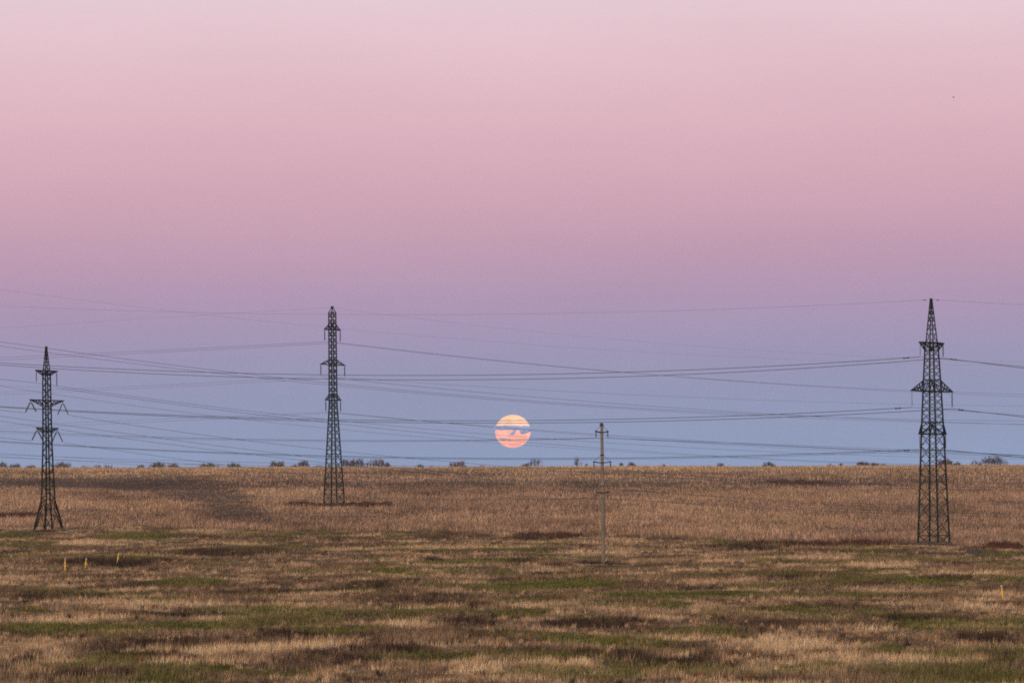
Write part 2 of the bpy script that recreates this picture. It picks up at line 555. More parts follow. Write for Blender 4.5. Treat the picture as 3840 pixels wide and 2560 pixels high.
def tri_mesh(name, P, cols, m):
    """P: (n,3,3) triangles"""
    n = len(P)
    me = bpy.data.meshes.new(name)
    me.vertices.add(n * 3)
    me.vertices.foreach_set('co', P.astype(np.float32).ravel())
    me.loops.add(n * 3)
    me.loops.foreach_set('vertex_index', np.arange(n * 3, dtype=np.int32))
    me.polygons.add(n)
    me.polygons.foreach_set('loop_start', np.arange(0, n * 3, 3, dtype=np.int32))
    me.update(calc_edges=True)
    colour_attr(me, cols, 'FACE')
    me.materials.append(m)
    o = bpy.data.objects.new(name, me)
    COL.objects.link(o)
    return o


def blades(x, y, h, w, lean, cols, name, m, jitter=0.25):
    n = len(x)
    for bx, by, rr in FEET:
        q = np.sqrt(((x - bx) / (rr + 3)) ** 2 + ((y - by + 6) / (rr + 11)) ** 2)
        h = h * np.clip(0.38 + (q - 0.75) * 2, 0.38, 1)
    z = ground_z(x, y) - 0.03
    a = rng.uniform(0, 2 * math.pi, n)
    dx, dy = np.cos(a) * w / 2, np.sin(a) * w / 2
    la = rng.uniform(0, 2 * math.pi, n)
    lx = np.cos(la) * lean * h + 0.06 * h
    ly = np.sin(la) * lean * h
    P = np.empty((n, 3, 3))
    P[:, 0] = np.stack([x - dx, y - dy, z], -1)
    P[:, 1] = np.stack([x + dx, y + dy, z], -1)
    P[:, 2] = np.stack([x + lx, y + ly, z + h], -1)
    cols = cols * rng.uniform(1 - jitter, 1 + jitter, n)[:, None]
    tint = rng.normal(0, 0.05, n)
    cols = cols * np.stack([1 + tint, np.ones(n), 1 - tint], -1)
    return tri_mesh(name, P, np.clip(cols, 0.005, 0.8), m)


def build_grass():
    n = 200000
    # more tufts close by, fewer far away
    t = rng.uniform(0, 1, n)
    y = np.where(rng.uniform(0, 1, n) < 0.55, 234 * (725 / 234) ** t, 234 + 491 * np.sqrt(t))
    x = rng.uniform(-0.158, 0.158, n) * y
    _, v = land_colour(x, y)
    keep = (v['f'] < rng.uniform(0.2, 0.8, n))
    x, y = x[keep], y[keep]
    # each tuft carries four blades
    k = 4
    r = rng.uniform(0.05, 0.26, (len(x), k))
    a = rng.uniform(0, 2 * math.pi, (len(x), k))
    tuft = rng.uniform(0.7, 1.35, len(x))
    X = (x[:, None] + r * np.cos(a)).ravel()
    Y = (y[:, None] + r * np.sin(a)).ravel()
    T = np.repeat(tuft, k)
    c, v = land_colour(X, Y)
    h = 0.25 + 0.18 * v['s'] + 0.26 * v['d'] - 0.12 * v['g']
    h = np.maximum(h, 0.09) * T * rng.uniform(0.6, 1.3, len(X))
    w = rng.uniform(0.03, 0.075, len(X)) * (1 + 0.5 * v['d'] + 0.3 * v['g'])
    c = c * (rng.uniform(0.7, 1.3, len(x)) * (0.6 + 0.8 * fbm(x / 0.9, y / 1.6, 521, 3))).repeat(k)[:, None]
    # tussocks and weed stools standing higher than the rest
    q, nb = 2600, 34
    ty = 236 * (640 / 236) ** rng.uniform(0, 1, q)
    tx = rng.uniform(-0.155, 0.155, q) * ty
    _, tv = land_colour(tx, ty)
    kp = tv['f'] < 0.3
    tx, ty = tx[kp], ty[kp]
    tv = {a: b[kp] for a, b in tv.items()}
    q = len(tx)
    dark = rng.uniform(0, 1, q) < 0.25 + 0.6 * tv['d'] - 0.2 * tv['s']
    tc_ = np.where(dark[:, None], C_DARK * 0.8, C_STRAW * 0.85) * rng.uniform(0.7, 1.15, q)[:, None]
    green = tv['g'] > 0.3
    tc_[green] = C_GREEN * 0.9
    rust = rng.uniform(0, 1, q) < 0.04
    tc_[rust] = (0.26, 0.115, 0.045)
    rad = rng.uniform(0.15, 0.55, q)
    th = rng.uniform(0.35, 0.75, q) * np.where(green, 0.5, 1)
    a = rng.uniform(0, 2 * math.pi, (q, nb))
    rr = np.sqrt(rng.uniform(0, 1, (q, nb))) * rad[:, None]
    X = np.concatenate([X, (tx[:, None] + rr * np.cos(a)).ravel()])
    Y = np.concatenate([Y, (ty[:, None] + rr * np.sin(a)).ravel()])
    h = np.concatenate([h, (th[:, None] * (1 - 0.5 * (rr / rad[:, None]) ** 2) * rng.uniform(0.6, 1.1, (q, nb))).ravel()])
    w = np.concatenate([w, rng.uniform(0.03, 0.08, q * nb)])
    c = np.concatenate([c, np.repeat(tc_, nb, 0)])
    o = blades(X, Y, h, w, 0.25, c, 'meadow_grass', veg_material('dry_grass'))
    tag(o, kind='stuff', label='dry autumn meadow grass in tan, brown and green patches', cat='grass')


def build_stubble():
    n = 420000
    t = rng.uniform(0, 1, n)
    y = np.where(t < 0.75, rng.uniform(575, 900, n), rng.uniform(900, 1290, n))
    x = rng.uniform(-0.155, 0.155, n) * y
    c, v = land_colour(x, y)
    dens = np.clip(fbm(x / 2.5, y / 5, 501, 3) * 1.6 - 0.1, 0.15, 1)
    keep = (v['f'] > rng.uniform(0.3, 0.9, n)) & (rng.uniform(0, 1, n) < dens * (1 - 0.62 * v['soil']))
    x, y, c = x[keep], y[keep], c[keep]
    v = {k: q[keep] for k, q in v.items()}
    m = len(x)
    h = rng.uniform(0.35, 1.0, m) * (1 - 0.62 * v['soil'])
    w = rng.uniform(0.08, 0.27, m)
    kind = rng.uniform(0, 1, m)[:, None]
    c = c * np.where(kind < 0.40, np.array((1.2, 1.2, 1.22)), np.where(kind < 0.75, np.array((1.0, 1.0, 1.0)), np.array((0.66, 0.69, 0.66)))) * (0.62 + 0.76 * fbm(x / 1.1, y / 3.0, 511, 3))[:, None]
    # rank weeds in the dark strips and round the feet of the pylons
    ex = []
    for px, py, a, b, k_ in _P:
        if k_ in 'rk':
            q = 3200
            t_, r_ = rng.uniform(0, 2 * math.pi, q), np.sqrt(rng.uniform(0, 1, q))
            ex.append((px + a * r_ * np.cos(t_) + rng.normal(0, 0.5, q), py + np.maximum(b, 2) * 0.8 * r_ * np.sin(t_), 1.0 if k_ == 'r' else 0.8))
    for bx, by, rr in FEET[:3]:
        t_, r_ = rng.uniform(0, 2 * math.pi, 700), np.sqrt(rng.uniform(0, 1, 700)) * rr
        ex.append((bx + r_ * np.cos(t_), by + r_ * np.sin(t_), 0.75))
    for xx, yy, hh in ex:
        clump = np.clip(fbm(xx / 2.2, yy / 5, 531, 3) * 3.2 - 1.05, 0.08, 1)
        x, y = np.concatenate([x, xx]), np.concatenate([y, yy])
        h = np.concatenate([h, rng.uniform(0.4, 1.25, len(xx)) * clump * hh])
        w = np.concatenate([w, rng.uniform(0.12, 0.32, len(xx)) * (0.35 + 0.65 * clump)])
        c = np.concatenate([c, C_RED * rng.uniform(0.5, 1.5, len(xx))[:, None]])
    o = blades(x, y, h, w, 0.16, c, 'field_stubble', veg_material('dry_stalks'))
    tag(o, kind='stuff', label='dry brown stalks left standing across the harvested field', cat='stubble')


build_ground()
build_grass()
build_stubble()


# ------------------------------------------------------------------ pylons
RZ = math.radians(240)   # the crossarms run towards the camera on the left, away on the right


def corners(r, z):
    h = r / math.sqrt(2)
    return [Vector((h, h, z)), Vector((-h, h, z)), Vector((-h, -h, z)), Vector((h, -h, z))]


def legs_parts(root, prof, w, m, foot=True, wtop=None):
    """four corner legs, each its own mesh; prof = [(z, r)...]"""
    wtop = wtop or w * 0.75
    zmax = prof[-1][0]
    for k in range(4):
        mb = MB(0.96)
        for (za, ra), (zb, rb) in zip(prof[:-1], prof[1:]):
            mb.bar(corners(ra, za)[k], corners(rb, zb)[k], w + (wtop - w) * za / zmax, w + (wtop - w) * zb / zmax)
        leg = mb.build('leg', m, root)
        if foot:
            f = MB(0.96)
            c = corners(prof[0][1], 0)[k]
            f.tube([c + Vector((0, 0, -0.9)), c + Vector((0, 0, 0.42))], [0.48, 0.34], 8)
            f.build('footing', FOOT, leg)


def rad_at(prof, z):
    return float(np.interp(z, [p[0] for p in prof], [p[1] for p in prof]))


def bracing(mb, prof, z0, z1, n, w, kind='x', rings=False, ratio=1.0):
    """lattice between two levels on all four faces"""
    w = w * 0.85
    hs = np.array([ratio ** i for i in range(n)])
    zs = z0 + (z1 - z0) * np.concatenate([[0], np.cumsum(hs)]) / hs.sum()
    for i in range(n):
        A, B = corners(rad_at(prof, zs[i]), zs[i]), corners(rad_at(prof, zs[i + 1]), zs[i + 1])
        for k in range(4):
            j = (k + 1) % 4
            if kind == 'x':
                mb.bar(A[k], B[j], w)
                mb.bar(A[j], B[k], w)
            elif kind == 'z':
                if (i + k) % 2: mb.bar(A[k], B[j], w)
                else: mb.bar(A[j], B[k], w)
            elif kind == 'k':
                mid = (B[k] + B[j]) / 2
                mb.bar(A[k], mid, w)
                mb.bar(A[j], mid, w)
                mb.bar(B[k], B[j], w * 0.8)
            if rings:
                mb.bar(B[k], B[j], w)


def ring(mb, prof, z, w, diag=False):
    c = corners(rad_at(prof, z), z)
    for k in range(4):
        mb.bar(c[k], c[(k + 1) % 4], w)
    if diag:
        mb.bar(c[0], c[2], w * 0.8)
        mb.bar(c[1], c[3], w * 0.8)


def insulator(parent, top, bottom, r, m, discs=10):
    a, b = Vector(top), Vector(bottom)
    mb = MB(0.96)
    mb.tube([a, a.lerp(b, 0.08)], r * 0.3, 6)
    pts, rad = [], []
    for i in range(discs):
        t0 = 0.08 + 0.84 * i / discs
        t1 = 0.08 + 0.84 * (i + 0.55) / discs
        t2 = 0.08 + 0.84 * (i + 0.98) / discs
        pts += [a.lerp(b, t0), a.lerp(b, t1), a.lerp(b, t2)]
        rad += [r * 0.55, r * 1.15, r * 0.6]
    mb.tube(pts, rad, 8)
    o = mb.build('insulator_string', m, parent)
    cl = MB(0.96)
    cl.tube([a.lerp(b, 0.925), b + (b - a).normalized() * 0.12], [r * 0.9, r * 1.2], 6)
    cl.build('wire_clamp', m, o) if parent.parent is None else None
    return o


def crossarm(root, prof, z_ch, z_tie, L, w, m, flip=False, panels=4, w_b=None):
    """a four-chord pointed arm out to both sides; flip = flat chord on top, ties below"""
    w_b = w_b or w * 0.6
    mb = MB(0.96)
    hb = rad_at(prof, z_ch) / math.sqrt(2)
    ht = rad_at(prof, z_tie) / math.sqrt(2)
    for s in (1, -1):
        tip = Vector((s * L, 0, z_ch))
        base = [Vector((s * hb, hb, z_ch)), Vector((s * hb, -hb, z_ch))]
        tie = [Vector((s * ht, ht, z_tie)), Vector((s * ht, -ht, z_tie))]
        tipw = [tip + Vector((0, 0.12, 0)), tip + Vector((0, -0.12, 0))]
        for q in range(2):
            mb.bar(base[q], tipw[q], w)
            mb.bar(tie[q], tipw[q], w * 0.85)
            prev = None
            for i in range(panels):
                t = i / panels
                t2 = (i + 0.5) / panels
                lo = base[q].lerp(tipw[q], t)
                hi = tie[q].lerp(tipw[q], t2)
                lo2 = base[q].lerp(tipw[q], (i + 1) / panels)
                mb.bar(lo, hi, w_b)
                mb.bar(hi, lo2, w_b)
        for i in range(panels):
            a0, a1 = base[0].lerp(tipw[0], i / panels), base[1].lerp(tipw[1], i / panels)
            b1 = base[1].lerp(tipw[1], (i + 1) / panels)
            mb.bar(a0, a1, w_b)
            mb.bar(a0, b1, w_b)
        mb.box(tip + Vector((0, 0, 0)), 0.25, 0.34, 0.16)
    ring(mb, prof, z_ch, w)
    ring(mb, prof, z_tie, w * 0.85)
    return mb.build('crossarm', m, root)


ATT = {}   # named attachment points of the wires, in the world


def world(root, p):
    return Matrix.LocRotScale(root.location, root.rotation_euler, root.scale) @ Vector(p)


def settle(root, lean, k=1.0):
    """each tower stands a little out of plumb; lean in degrees to the right"""
    root.rotation_euler = (Matrix.Rotation(math.radians(lean), 3, 'Y') @ root.rotation_euler.to_matrix()).to_euler()
    root.scale = (k, k, k)


# --- right pylon
x, y = on_ground(3502, 2045)
y = 600.0
x = at(3502, 2045, y).x
pr = empty('lattice_pylon', (x, y, gz(x, y)), RZ - math.atan2(x, y))
settle(pr, 0.27, 1.0)
tag(pr, 'tallest lattice pylon, broad straight legs and a slim spire, in the field edge at right', 'pylon', 'lattice steel power pylons')
body = [(0, 2.52), (17.1, 1.78), (23.7, 1.45), (30.1, 1.08), (31.2, 1.05)]
legs_parts(pr, body, 0.24, STEEL)
mb = MB(0.96)
ring(mb, body, 1.5, 0.14)
bracing(mb, body, 0.2, 1.5, 1, 0.09)
bracing(mb, body, 1.5, 17.1, 7, 0.085, ratio=0.94)
bracing(mb, body, 17.1, 23.7, 6, 0.075)
bracing(mb, body, 23.7, 30.1, 6, 0.07)
bracing(mb, body, 30.1, 31.2, 1, 0.07)
for z in (4.4, 7.2, 9.8, 12.3, 14.7): ring(mb, body, z, 0.05)
mb.build('bracing', STEEL, pr)
spire = [(31.2, 0.92), (37.9, 0.14)]
mb = MB(0.96)
for k in range(4):
    mb.bar(corners(0.92, 31.2)[k], corners(0.14, 37.9)[k], 0.125)
bracing(mb, spire, 31.2, 37.0, 5, 0.06, ratio=0.82)
ring(mb, spire, 31.25, 0.12)
mb.box((0, 0, 37.9), 0.34, 0.34, 0.3)
mb.build('spire', STEEL, pr)
for nm, zc, zt, L, il, w in (('low', 17.1, 18.9, 4.0, 2.3, 0.17), ('mid', 23.7, 25.4, 6.2, 2.5, 0.16), ('top', 31.2, 30.05, 3.55, 2.2, 0.17)):
    ca = crossarm(pr, body, zc, zt, L, w, STEEL, panels=5 if nm == 'mid' else 3, w_b=0.085)
    insulator(ca, (L - 0.05, 0, zc - 0.08), (L - 0.05, 0, zc - il), 0.05, INSUL)
    insulator(ca, (-L + 0.05, 0, zc - 0.08), (-L + 0.05, 0, zc - il), 0.10, INSUL)
    ATT['A', nm, 'near'] = world(pr, (L - 0.05, 0, zc - il - 0.08))
    ATT['A', nm, 'far'] = world(pr, (-L + 0.05, 0, zc - il - 0.08))
ATT['A', 'gw'] = world(pr, (0, 0, 37.85))

# --- middle pylon
y = 800.0
x = at(1253, 1890, y).x
pm = empty('lattice_pylon', (x, y, gz(x, y)), RZ - math.atan2(x, y))
settle(pm, -0.03, 1.01)
tag(pm, 'slender lattice pylon with a blunt top and three short crossarms, left of the moon', 'pylon', 'lattice steel power pylons')
body = [(0, 2.2), (20.3, 0.84), (39.2, 0.76)]
legs_parts(pm, body, 0.235, STEEL)
mb = MB(0.96)
ring(mb, body, 0.3, 0.2)
bracing(mb, body, 0.3, 20.3, 12, 0.092, ratio=0.93)
for z in (3.0, 5.6, 8.0, 10.3, 12.4): ring(mb, body, z, 0.05)
bracing(mb, body, 20.3, 39.2, 15, 0.088)
for z in (20.3, 22.6, 27.2, 34.4, 39.2): ring(mb, body, z, 0.13, True)
for z in (37.0,): ring(mb, body, z, 0.09)
mb.build('bracing', STEEL, pm)
mb = MB(0.96)
for k in range(4):
    mb.bar(corners(0.76, 39.2)[k], corners(0.16, 40.2)[k], 0.13)
mb.box((0, 0, 40.3), 0.5, 0.4, 0.3)
mb.build('cap', STEEL, pm)
for nm, zc, zt, L, il in (('low', 21.3, 22.6, 3.05, 2.4), ('mid', 28.5, 29.6, 4.9, 2.4), ('top', 35.6, 36.8, 3.2, 2.4)):
    ca = crossarm(pm, body, zc, zt, L, 0.13, STEEL, panels=3, w_b=0.07)
    insulator(ca, (L - 0.05, 0, zc - 0.08), (L - 0.05, 0, zc - il), 0.12, INSUL)
    insulator(ca, (-L + 0.05, 0, zc - 0.08), (-L + 0.05, 0, zc - il), 0.12, INSUL)
    ATT['B', nm, 'near'] = world(pm, (L - 0.05, 0, zc - il - 0.08))
    ATT['B', nm, 'far'] = world(pm, (-L + 0.05, 0, zc - il - 0.08))
ATT['B', 'gw'] = world(pm, (0, 0, 40.2))

# --- left pylon, splayed feet and forked insulators
y = 680.0
x = at(182, 1985, y).x
pl = empty('lattice_pylon', (x, y, gz(x, y)), RZ - math.atan2(x, y))
settle(pl, -0.38, 1.012)
tag(pl, 'shortest lattice pylon with splayed feet and forked insulators, at the far left', 'pylon', 'lattice steel power pylons')
body = [(0, 2.68), (5.5, 1.17), (14.9, 0.80), (27.7, 0.66)]
legs_parts(pl, body, 0.24, STEEL_L)
mb = MB(0.96)
sk = [(0, 2.68), (5.5, 1.17)]
bracing(mb, sk, 0.1, 5.5, 2, 0.11, 'k')
# inner struts from the waist ring down to the splayed feet
c0, c1 = corners(2.68, 0), corners(1.05, 3.8)
for k in range(4):
    mb.bar(c0[k], c1[k], 0.13)
    mb.bar(c1[k], corners(1.17, 5.5)[k], 0.11)
    mb.bar(c1[k], c1[(k + 1) % 4], 0.13)
    mb.bar(c0[k].lerp(corners(1.17, 5.5)[k], 0.5), c1[k].lerp(c0[k], 0.35), 0.1)
ring(mb, body, 5.5, 0.12)
bracing(mb, body, 5.5, 14.9, 7, 0.095, 'z')
bracing(mb, body, 14.9, 27.7, 13, 0.095, 'z')
for z in (10.2, 14.9, 17.8, 22.6, 27.7): ring(mb, body, z, 0.10, True)
mb.build('bracing', STEEL_L, pl)
spire = [(27.7, 0.6), (31.8, 0.12)]
mb = MB(0.96)
for k in range(4):
    mb.bar(corners(0.6, 27.7)[k], corners(0.12, 31.6)[k], 0.13)
bracing(mb, spire, 27.7, 31.2, 6, 0.07, 'z')
mb.box((0, 0, 31.65), 0.34, 0.34, 0.5)
mb.build('spire', STEEL_L, pl)
for nm, zc, zt, L in (('low', 17.8, 16.95, 3.5), ('mid', 22.6, 21.5, 5.55), ('top', 27.7, 26.85, 3.55)):
    ca = crossarm(pl, body, zc, zt, L, 0.14, STEEL_L, panels=4, w_b=0.07)
    for s, nf in ((1, 'near'), (-1, 'far')):
        tip = Vector((s * (L - 0.05), 0, zc - 0.1))
        if nm == 'top':
            il = 2.0 if s > 0 else 2.75
            insulator(ca, tip, tip + Vector((0, 0, -il)), 0.09, INSUL_O)
            ATT['C', nm, nf] = world(pl, tip + Vector((0, 0, -il - 0.08)))
        else:
            for q, qn in ((1, 'r'), (-1, 'l')):
                e = tip + Vector((0, q * 1.12, -2.25 + (0.1 if s > 0 else -0.2)))
                insulator(ca, tip + Vector((0, q * 0.05, -0.25)), e, 0.135 if s > 0 else 0.11, INSUL_O)
                ATT['C', nm, nf, qn] = world(pl, e)
            t_ = MB(0.96)
            t_.bar(tip, tip + Vector((0, 0, -0.3)), 0.09)
            t_.build('hanger', STEEL_L, ca)
ATT['C', 'gw'] = world(pl, (0, 0, 31.6))

# ------------------------------------------------------------------ concrete pole
y = 530.0
x = at(2263, 2114, y).x
pp = empty('utility_pole', (x, y, at(2263, 2117, y).z), math.radians(235))
tag(pp, 'tapered concrete power pole with three curved crossarms, right of the moon', 'utility pole')
mb = MB()
zs = [-1.0, 0, 4, 8, 12, 16, 19.0, 19.2]
mb.tube([(0, 0, z) for z in zs], [0.290 - 0.0050 * max(z, 0) for z in zs[:-1]] + [0.17], 16)
mb.build('shaft', CONC, pp, True)
mb = MB()
mb.tube([(0, 0, 18.95), (0, 0, 19.3)], [0.22, 0.2], 12)
mb.box((0.12, 0.0, 19.2), 0.5, 0.2, 0.12)
mb.build('cap', RUST, pp)
for nm, z, L, il, droop, tie in (('top', 18.15, 1.45, 0.85, 0.16, 18.95), ('mid', 14.0, 2.05, 0.82, 0.12, 14.95), ('low', 9.9, 1.35, 0.82, 0.12, None)):
    mb = MB()
    for q in (-1, 1):
        pts = []
        for i in range(13):
            t = -1 + 2 * i / 12
            pts.append(Vector((t * L, q * (0.26 * (1 - t * t) ** 0.5 if abs(t) < 1 else 0), z - droop * (1 - abs(t) ** 1.6))))
        mb.tube(pts, 0.055, 6)
    for s in (1, -1):
        mb.box((s * L, 0, z), 0.16, 0.18, 0.2)
    ca = mb.build('crossarm', STEEL, pp)
    if tie:
        t_ = MB()
        for s in (1, -1):
            t_.bar((s * 0.22, 0, tie), (s * (L - 0.05), 0, z + 0.05), 0.03)
        t_.build('tie_rod', STEEL, ca)
        c_ = MB()
        c_.tube([(0, 0, tie - 0.1), (0, 0, tie + 0.1)], 0.25, 14)
        c_.box((0.28, 0, tie), 0.2, 0.14, 0.14)
        c_.box((-0.28, 0, tie), 0.2, 0.14, 0.14)
        c_.build('collar', RUST, pp)
    for s, nf in ((1, 'near'), (-1, 'far')):
        insulator(ca, (s * L, 0, z - 0.08), (s * L, 0, z - il), 0.085 if nm != 'low' else 0.055, INSUL, 6)
        ATT['P', nm, nf] = world(pp, (s * L, 0, z - il - 0.06))
mb = MB()
mb.tube([(0, 0, 10.6), (0, 0, 10.78)], 0.27, 14)
mb.box((-0.3, 0, 10.75), 0.3, 0.12, 0.12)
mb.build('collar', RUST, pp)


# ------------------------------------------------------------------ wires
def to_px(p):
    d = Vector(p) - CAM
    f = d.dot(fw)
    return 1920 + F * d.dot(rt) / f, 1280 - F * d.dot(up) / f


WIRE_COUNT = [0]


def wire(label, start, pts, D1, r, group, D0=None, deg=2, ext=420, insulator_end=None):
    """one sagging conductor. start = a point of a pylon or None (it crosses the whole view); D = its distance at the ends"""
    P = list(pts)
    wts = [1.0] * len(P)
    if start is not None:
        s = to_px(start)
        P = [s] + P
        wts = [60.0] + wts
        D0 = start.y
    xs = np.array([p[0] for p in P])
    ys_ = np.array([p[1] for p in P])
    x0 = xs[0]
    x1 = xs[-1]
    sg = 1 if x1 > x0 else -1
    deg = min(deg, len(P) - 1)
    cf = np.polyfit((xs - x0) / 1000, ys_, deg, w=wts)
    xa = x0 if start is not None else x0 - sg * ext
    xb = x1 + sg * ext if (x1 <= 1 or x1 >= 3839) else x1
    n = max(12, int(abs(xb - xa) / 45))
    out = []
    for i in range(n + 1):
        px = xa + (xb - xa) * i / n
        py = float(np.polyval(cf, (px - x0) / 1000))
        q = (px - x0) / (x1 - x0)
        D = 1 / ((1 - q) / D0 + q / D1)
        out.append(at(px, py, D))
    mb = MB()
    mb.tube(out, r, 5)
    o = mb.build('overhead_wire', WIRE, None, True)
    tag(o, label, 'wire', group)
    if insulator_end:  # blob on the wire stands for the end of a tension insulator string
        ds = 0.5 if insulator_end < 1.5 else 1.0
        a = out[0]
        d = (out[1] - out[0]).normalized()
        c = a + d * insulator_end
        dm = MB()
        dm.tube([c + d * q * ds for q in (-0.55, -0.35, -0.3, 0.3, 0.35, 0.55)], [q * ds for q in (0.09, 0.12, 0.05, 0.05, 0.12, 0.09)], 8)
        dm.bar(c - d * 0.4 * ds - Vector((0, 0, 0.06)), c + d * 0.4 * ds - Vector((0, 0, 0.06)), 0.1 * ds)
        dm.build('insulator_end', STEEL, o)
    return o


GA = 'wires of the right pylon'
th, md, fa = 0.047, 0.027, 0.010
A = lambda *k: ATT[('A',) + k]
wire('fine earth wire running left from the spire of the tallest pylon', A('gw'), [(2560, 1165), (1280, 1180), (640, 1166), (0, 1149)], 725, 0.013, GA, insulator_end=1.2)
wire('dark conductor from the left tip of the right pylon\'s top crossarm, running left', A('top', 'near'), [(2560, 1388), (1280, 1406), (640, 1390), (0, 1361)], 725, th, GA, insulator_end=2.6)
wire('dark conductor from the right tip of the right pylon\'s top crossarm, running left', A('top', 'far'), [(3450, 1359), (2560, 1405), (1280, 1420), (640, 1404), (0, 1369)], 735, th, GA)
wire('dark conductor from the left tip of the right pylon\'s wide middle crossarm, running left', A('mid', 'near'), [(2560, 1561), (1280, 1576), (640, 1556), (0, 1522)], 725, th, GA, insulator_end=2.6)
wire('dark conductor from the right tip of the right pylon\'s wide middle crossarm, running left', A('mid', 'far'), [(3463, 1540), (2560, 1576), (1280, 1580), (0, 1526)], 735, th, GA)
wire('dark conductor from the left tip of the right pylon\'s lowest crossarm, running left', A('low', 'near'), [(2560, 1709), (1280, 1712), (640, 1690), (0, 1652)], 725, th, GA, insulator_end=2.4)
wire('dark conductor from the right tip of the right pylon\'s lowest crossarm, running left', A('low', 'far'), [(3458, 1696), (2560, 1714), (1280, 1717), (0, 1656)], 735, md, GA)
wire('fine earth wire running right from the spire of the tallest pylon', A('gw'), [(3840, 1143)], 590, 0.013, GA, insulator_end=1.2)
wire('short conductor at the right edge from the left tip of the tallest pylon\'s top arm', A('top', 'near'), [(3840, 1374)], 588, md, GA)
wire('short conductor at the right edge from the right tip of the tallest pylon\'s top arm', A('top', 'far'), [(3840, 1380)], 592, th, GA, insulator_end=2.0)
wire('short conductor at the right edge from the left tip of the tallest pylon\'s middle arm', A('mid', 'near'), [(3840, 1557)], 588, md, GA)
wire('short conductor at the right edge from the right tip of the tallest pylon\'s middle arm', A('mid', 'far'), [(3840, 1563)], 592, th, GA, insulator_end=2.0)
wire('short conductor at the right edge from the left tip of the tallest pylon\'s lowest arm', A('low', 'near'), [(3840, 1709)], 588, md, GA)
wire('short conductor at the right edge from the right tip of the tallest pylon\'s lowest arm', A('low', 'far'), [(3840, 1715)], 592, th, GA)

GB = 'wires of the middle pylon'
B = lambda *k: ATT[('B',) + k]
wire('faint earth wire sloping left from the blunt top of the middle pylon', B('gw'), [(700, 1185), (0, 1230)], 930, fa, GB)
wire('faint earth wire sloping right from the blunt top of the middle pylon', B('gw'), [(1563, 1195), (1824, 1228), (2260, 1271), (2560, 1288), (3050, 1323), (3840, 1358)], 1050, fa, GB)
wire('thin conductor from the left tip of the middle pylon\'s top crossarm, running left', B('top', 'near'), [(700, 1306), (327, 1328), (0, 1339)], 930, md, GB)
wire('thin conductor from the right tip of the middle pylon\'s top crossarm, running left', B('top', 'far'), [(700, 1314), (327, 1336), (0, 1349)], 940, md, GB)
wire('thin conductor from the left tip of the middle pylon\'s top crossarm, sloping right', B('top', 'near'), [(1933, 1358), (2287, 1393), (2560, 1414), (3430, 1463), (3840, 1479)], 1040, md, GB)
wire('thin conductor from the right tip of the middle pylon\'s top crossarm, sloping right', B('top', 'far'), [(1933, 1356), (2287, 1391), (2560, 1416), (3430, 1468), (3840, 1488)], 1050, md, GB)
wire('faint conductor from the left tip of the middle pylon\'s widest crossarm, running left', B('mid', 'near'), [(925, 1427), (544, 1446), (0, 1470)], 930, 0.02, GB)
wire('faint conductor from the right tip of the middle pylon\'s widest crossarm, running left', B('mid', 'far'), [(925, 1435), (544, 1455), (0, 1479)], 940, 0.02, GB)
wire('thin conductor from the left tip of the middle pylon\'s widest crossarm, sloping right', B('mid', 'near'), [(1715, 1465), (2560, 1530), (3000, 1556), (3840, 1592)], 1040, 0.032, GB)
wire('faint conductor from the right tip of the middle pylon\'s widest crossarm, sloping right', B('mid', 'far'), [(1607, 1435), (2560, 1489), (3322, 1513), (3840, 1522)], 1050, 0.02, GB)
wire('faint conductor from the left tip of the middle pylon\'s lowest crossarm, running left', B('low', 'near'), [(1034, 1552), (460, 1577), (0, 1595)], 930, 0.02, GB)
wire('faint conductor from the right tip of the middle pylon\'s lowest crossarm, running left', B('low', 'far'), [(1034, 1560), (460, 1586), (0, 1606)], 940, 0.02, GB)
wire('thin conductor over the moon from the left tip of the middle pylon\'s lowest crossarm', B('low', 'near'), [(1525, 1568), (1824, 1595), (2042, 1611), (2560, 1652), (3000, 1677), (3840, 1704)], 1040, 0.034, GB)
wire('faint conductor over the moon from the right tip of the middle pylon\'s lowest crossarm', B('low', 'far'), [(1525, 1563), (1700, 1588), (2560, 1660), (3840, 1716)], 1050, 0.02, GB)

GC = 'wires of the left pylon'
C = lambda *k: ATT[('C',) + k]
wire('thin earth wire leaving the left edge from the spire of the left pylon', C('gw'), [(0, 1281)], 660, md, GC)
wire('thin earth wire sloping right from the spire of the left pylon', C('gw'), [(544, 1361), (925, 1401), (1280, 1443), (2560, 1535), (3050, 1560), (3430, 1573), (3840, 1579)], 1100, 0.032, GC)
wire('thin conductor leaving the left edge from the left tip of the left pylon\'s top crossarm', C('top', 'near'), [(0, 1421)], 655, md, GC)
wire('thin conductor leaving the left edge from the right tip of the left pylon\'s top crossarm', C('top', 'far'), [(0, 1446)], 665, fa, GC)
wire('thin conductor from the right tip of the left pylon\'s top crossarm, sloping right', C('top', 'far'), [(392, 1477), (724, 1521), (1034, 1559), (1230, 1584), (1715, 1639), (1987, 1661), (2249, 1680), (2560, 1699), (3200, 1730), (3840, 1750)], 1100, 0.03, GC, deg=3)
wire('thin conductor from the left tip of the left pylon\'s top crossarm, sloping right', C('top', 'near'), [(517, 1486), (1034, 1550), (1661, 1617), (2096, 1648), (2560, 1674), (3300, 1708), (3840, 1722)], 1090, md, GC, deg=3)
wire('thin conductor from the right fork of the left pylon\'s widest crossarm, sloping right', C('mid', 'far', 'r'), [(544, 1606), (925, 1650), (1230, 1686), (1661, 1726), (1933, 1750), (2560, 1795), (3840, 1850)], 1000, 0.03, GC, deg=3)
wire('thin conductor leaving the left edge from the left fork of the left pylon\'s widest crossarm', C('mid', 'near', 'l'), [(0, 1537)], 660, md, GC)
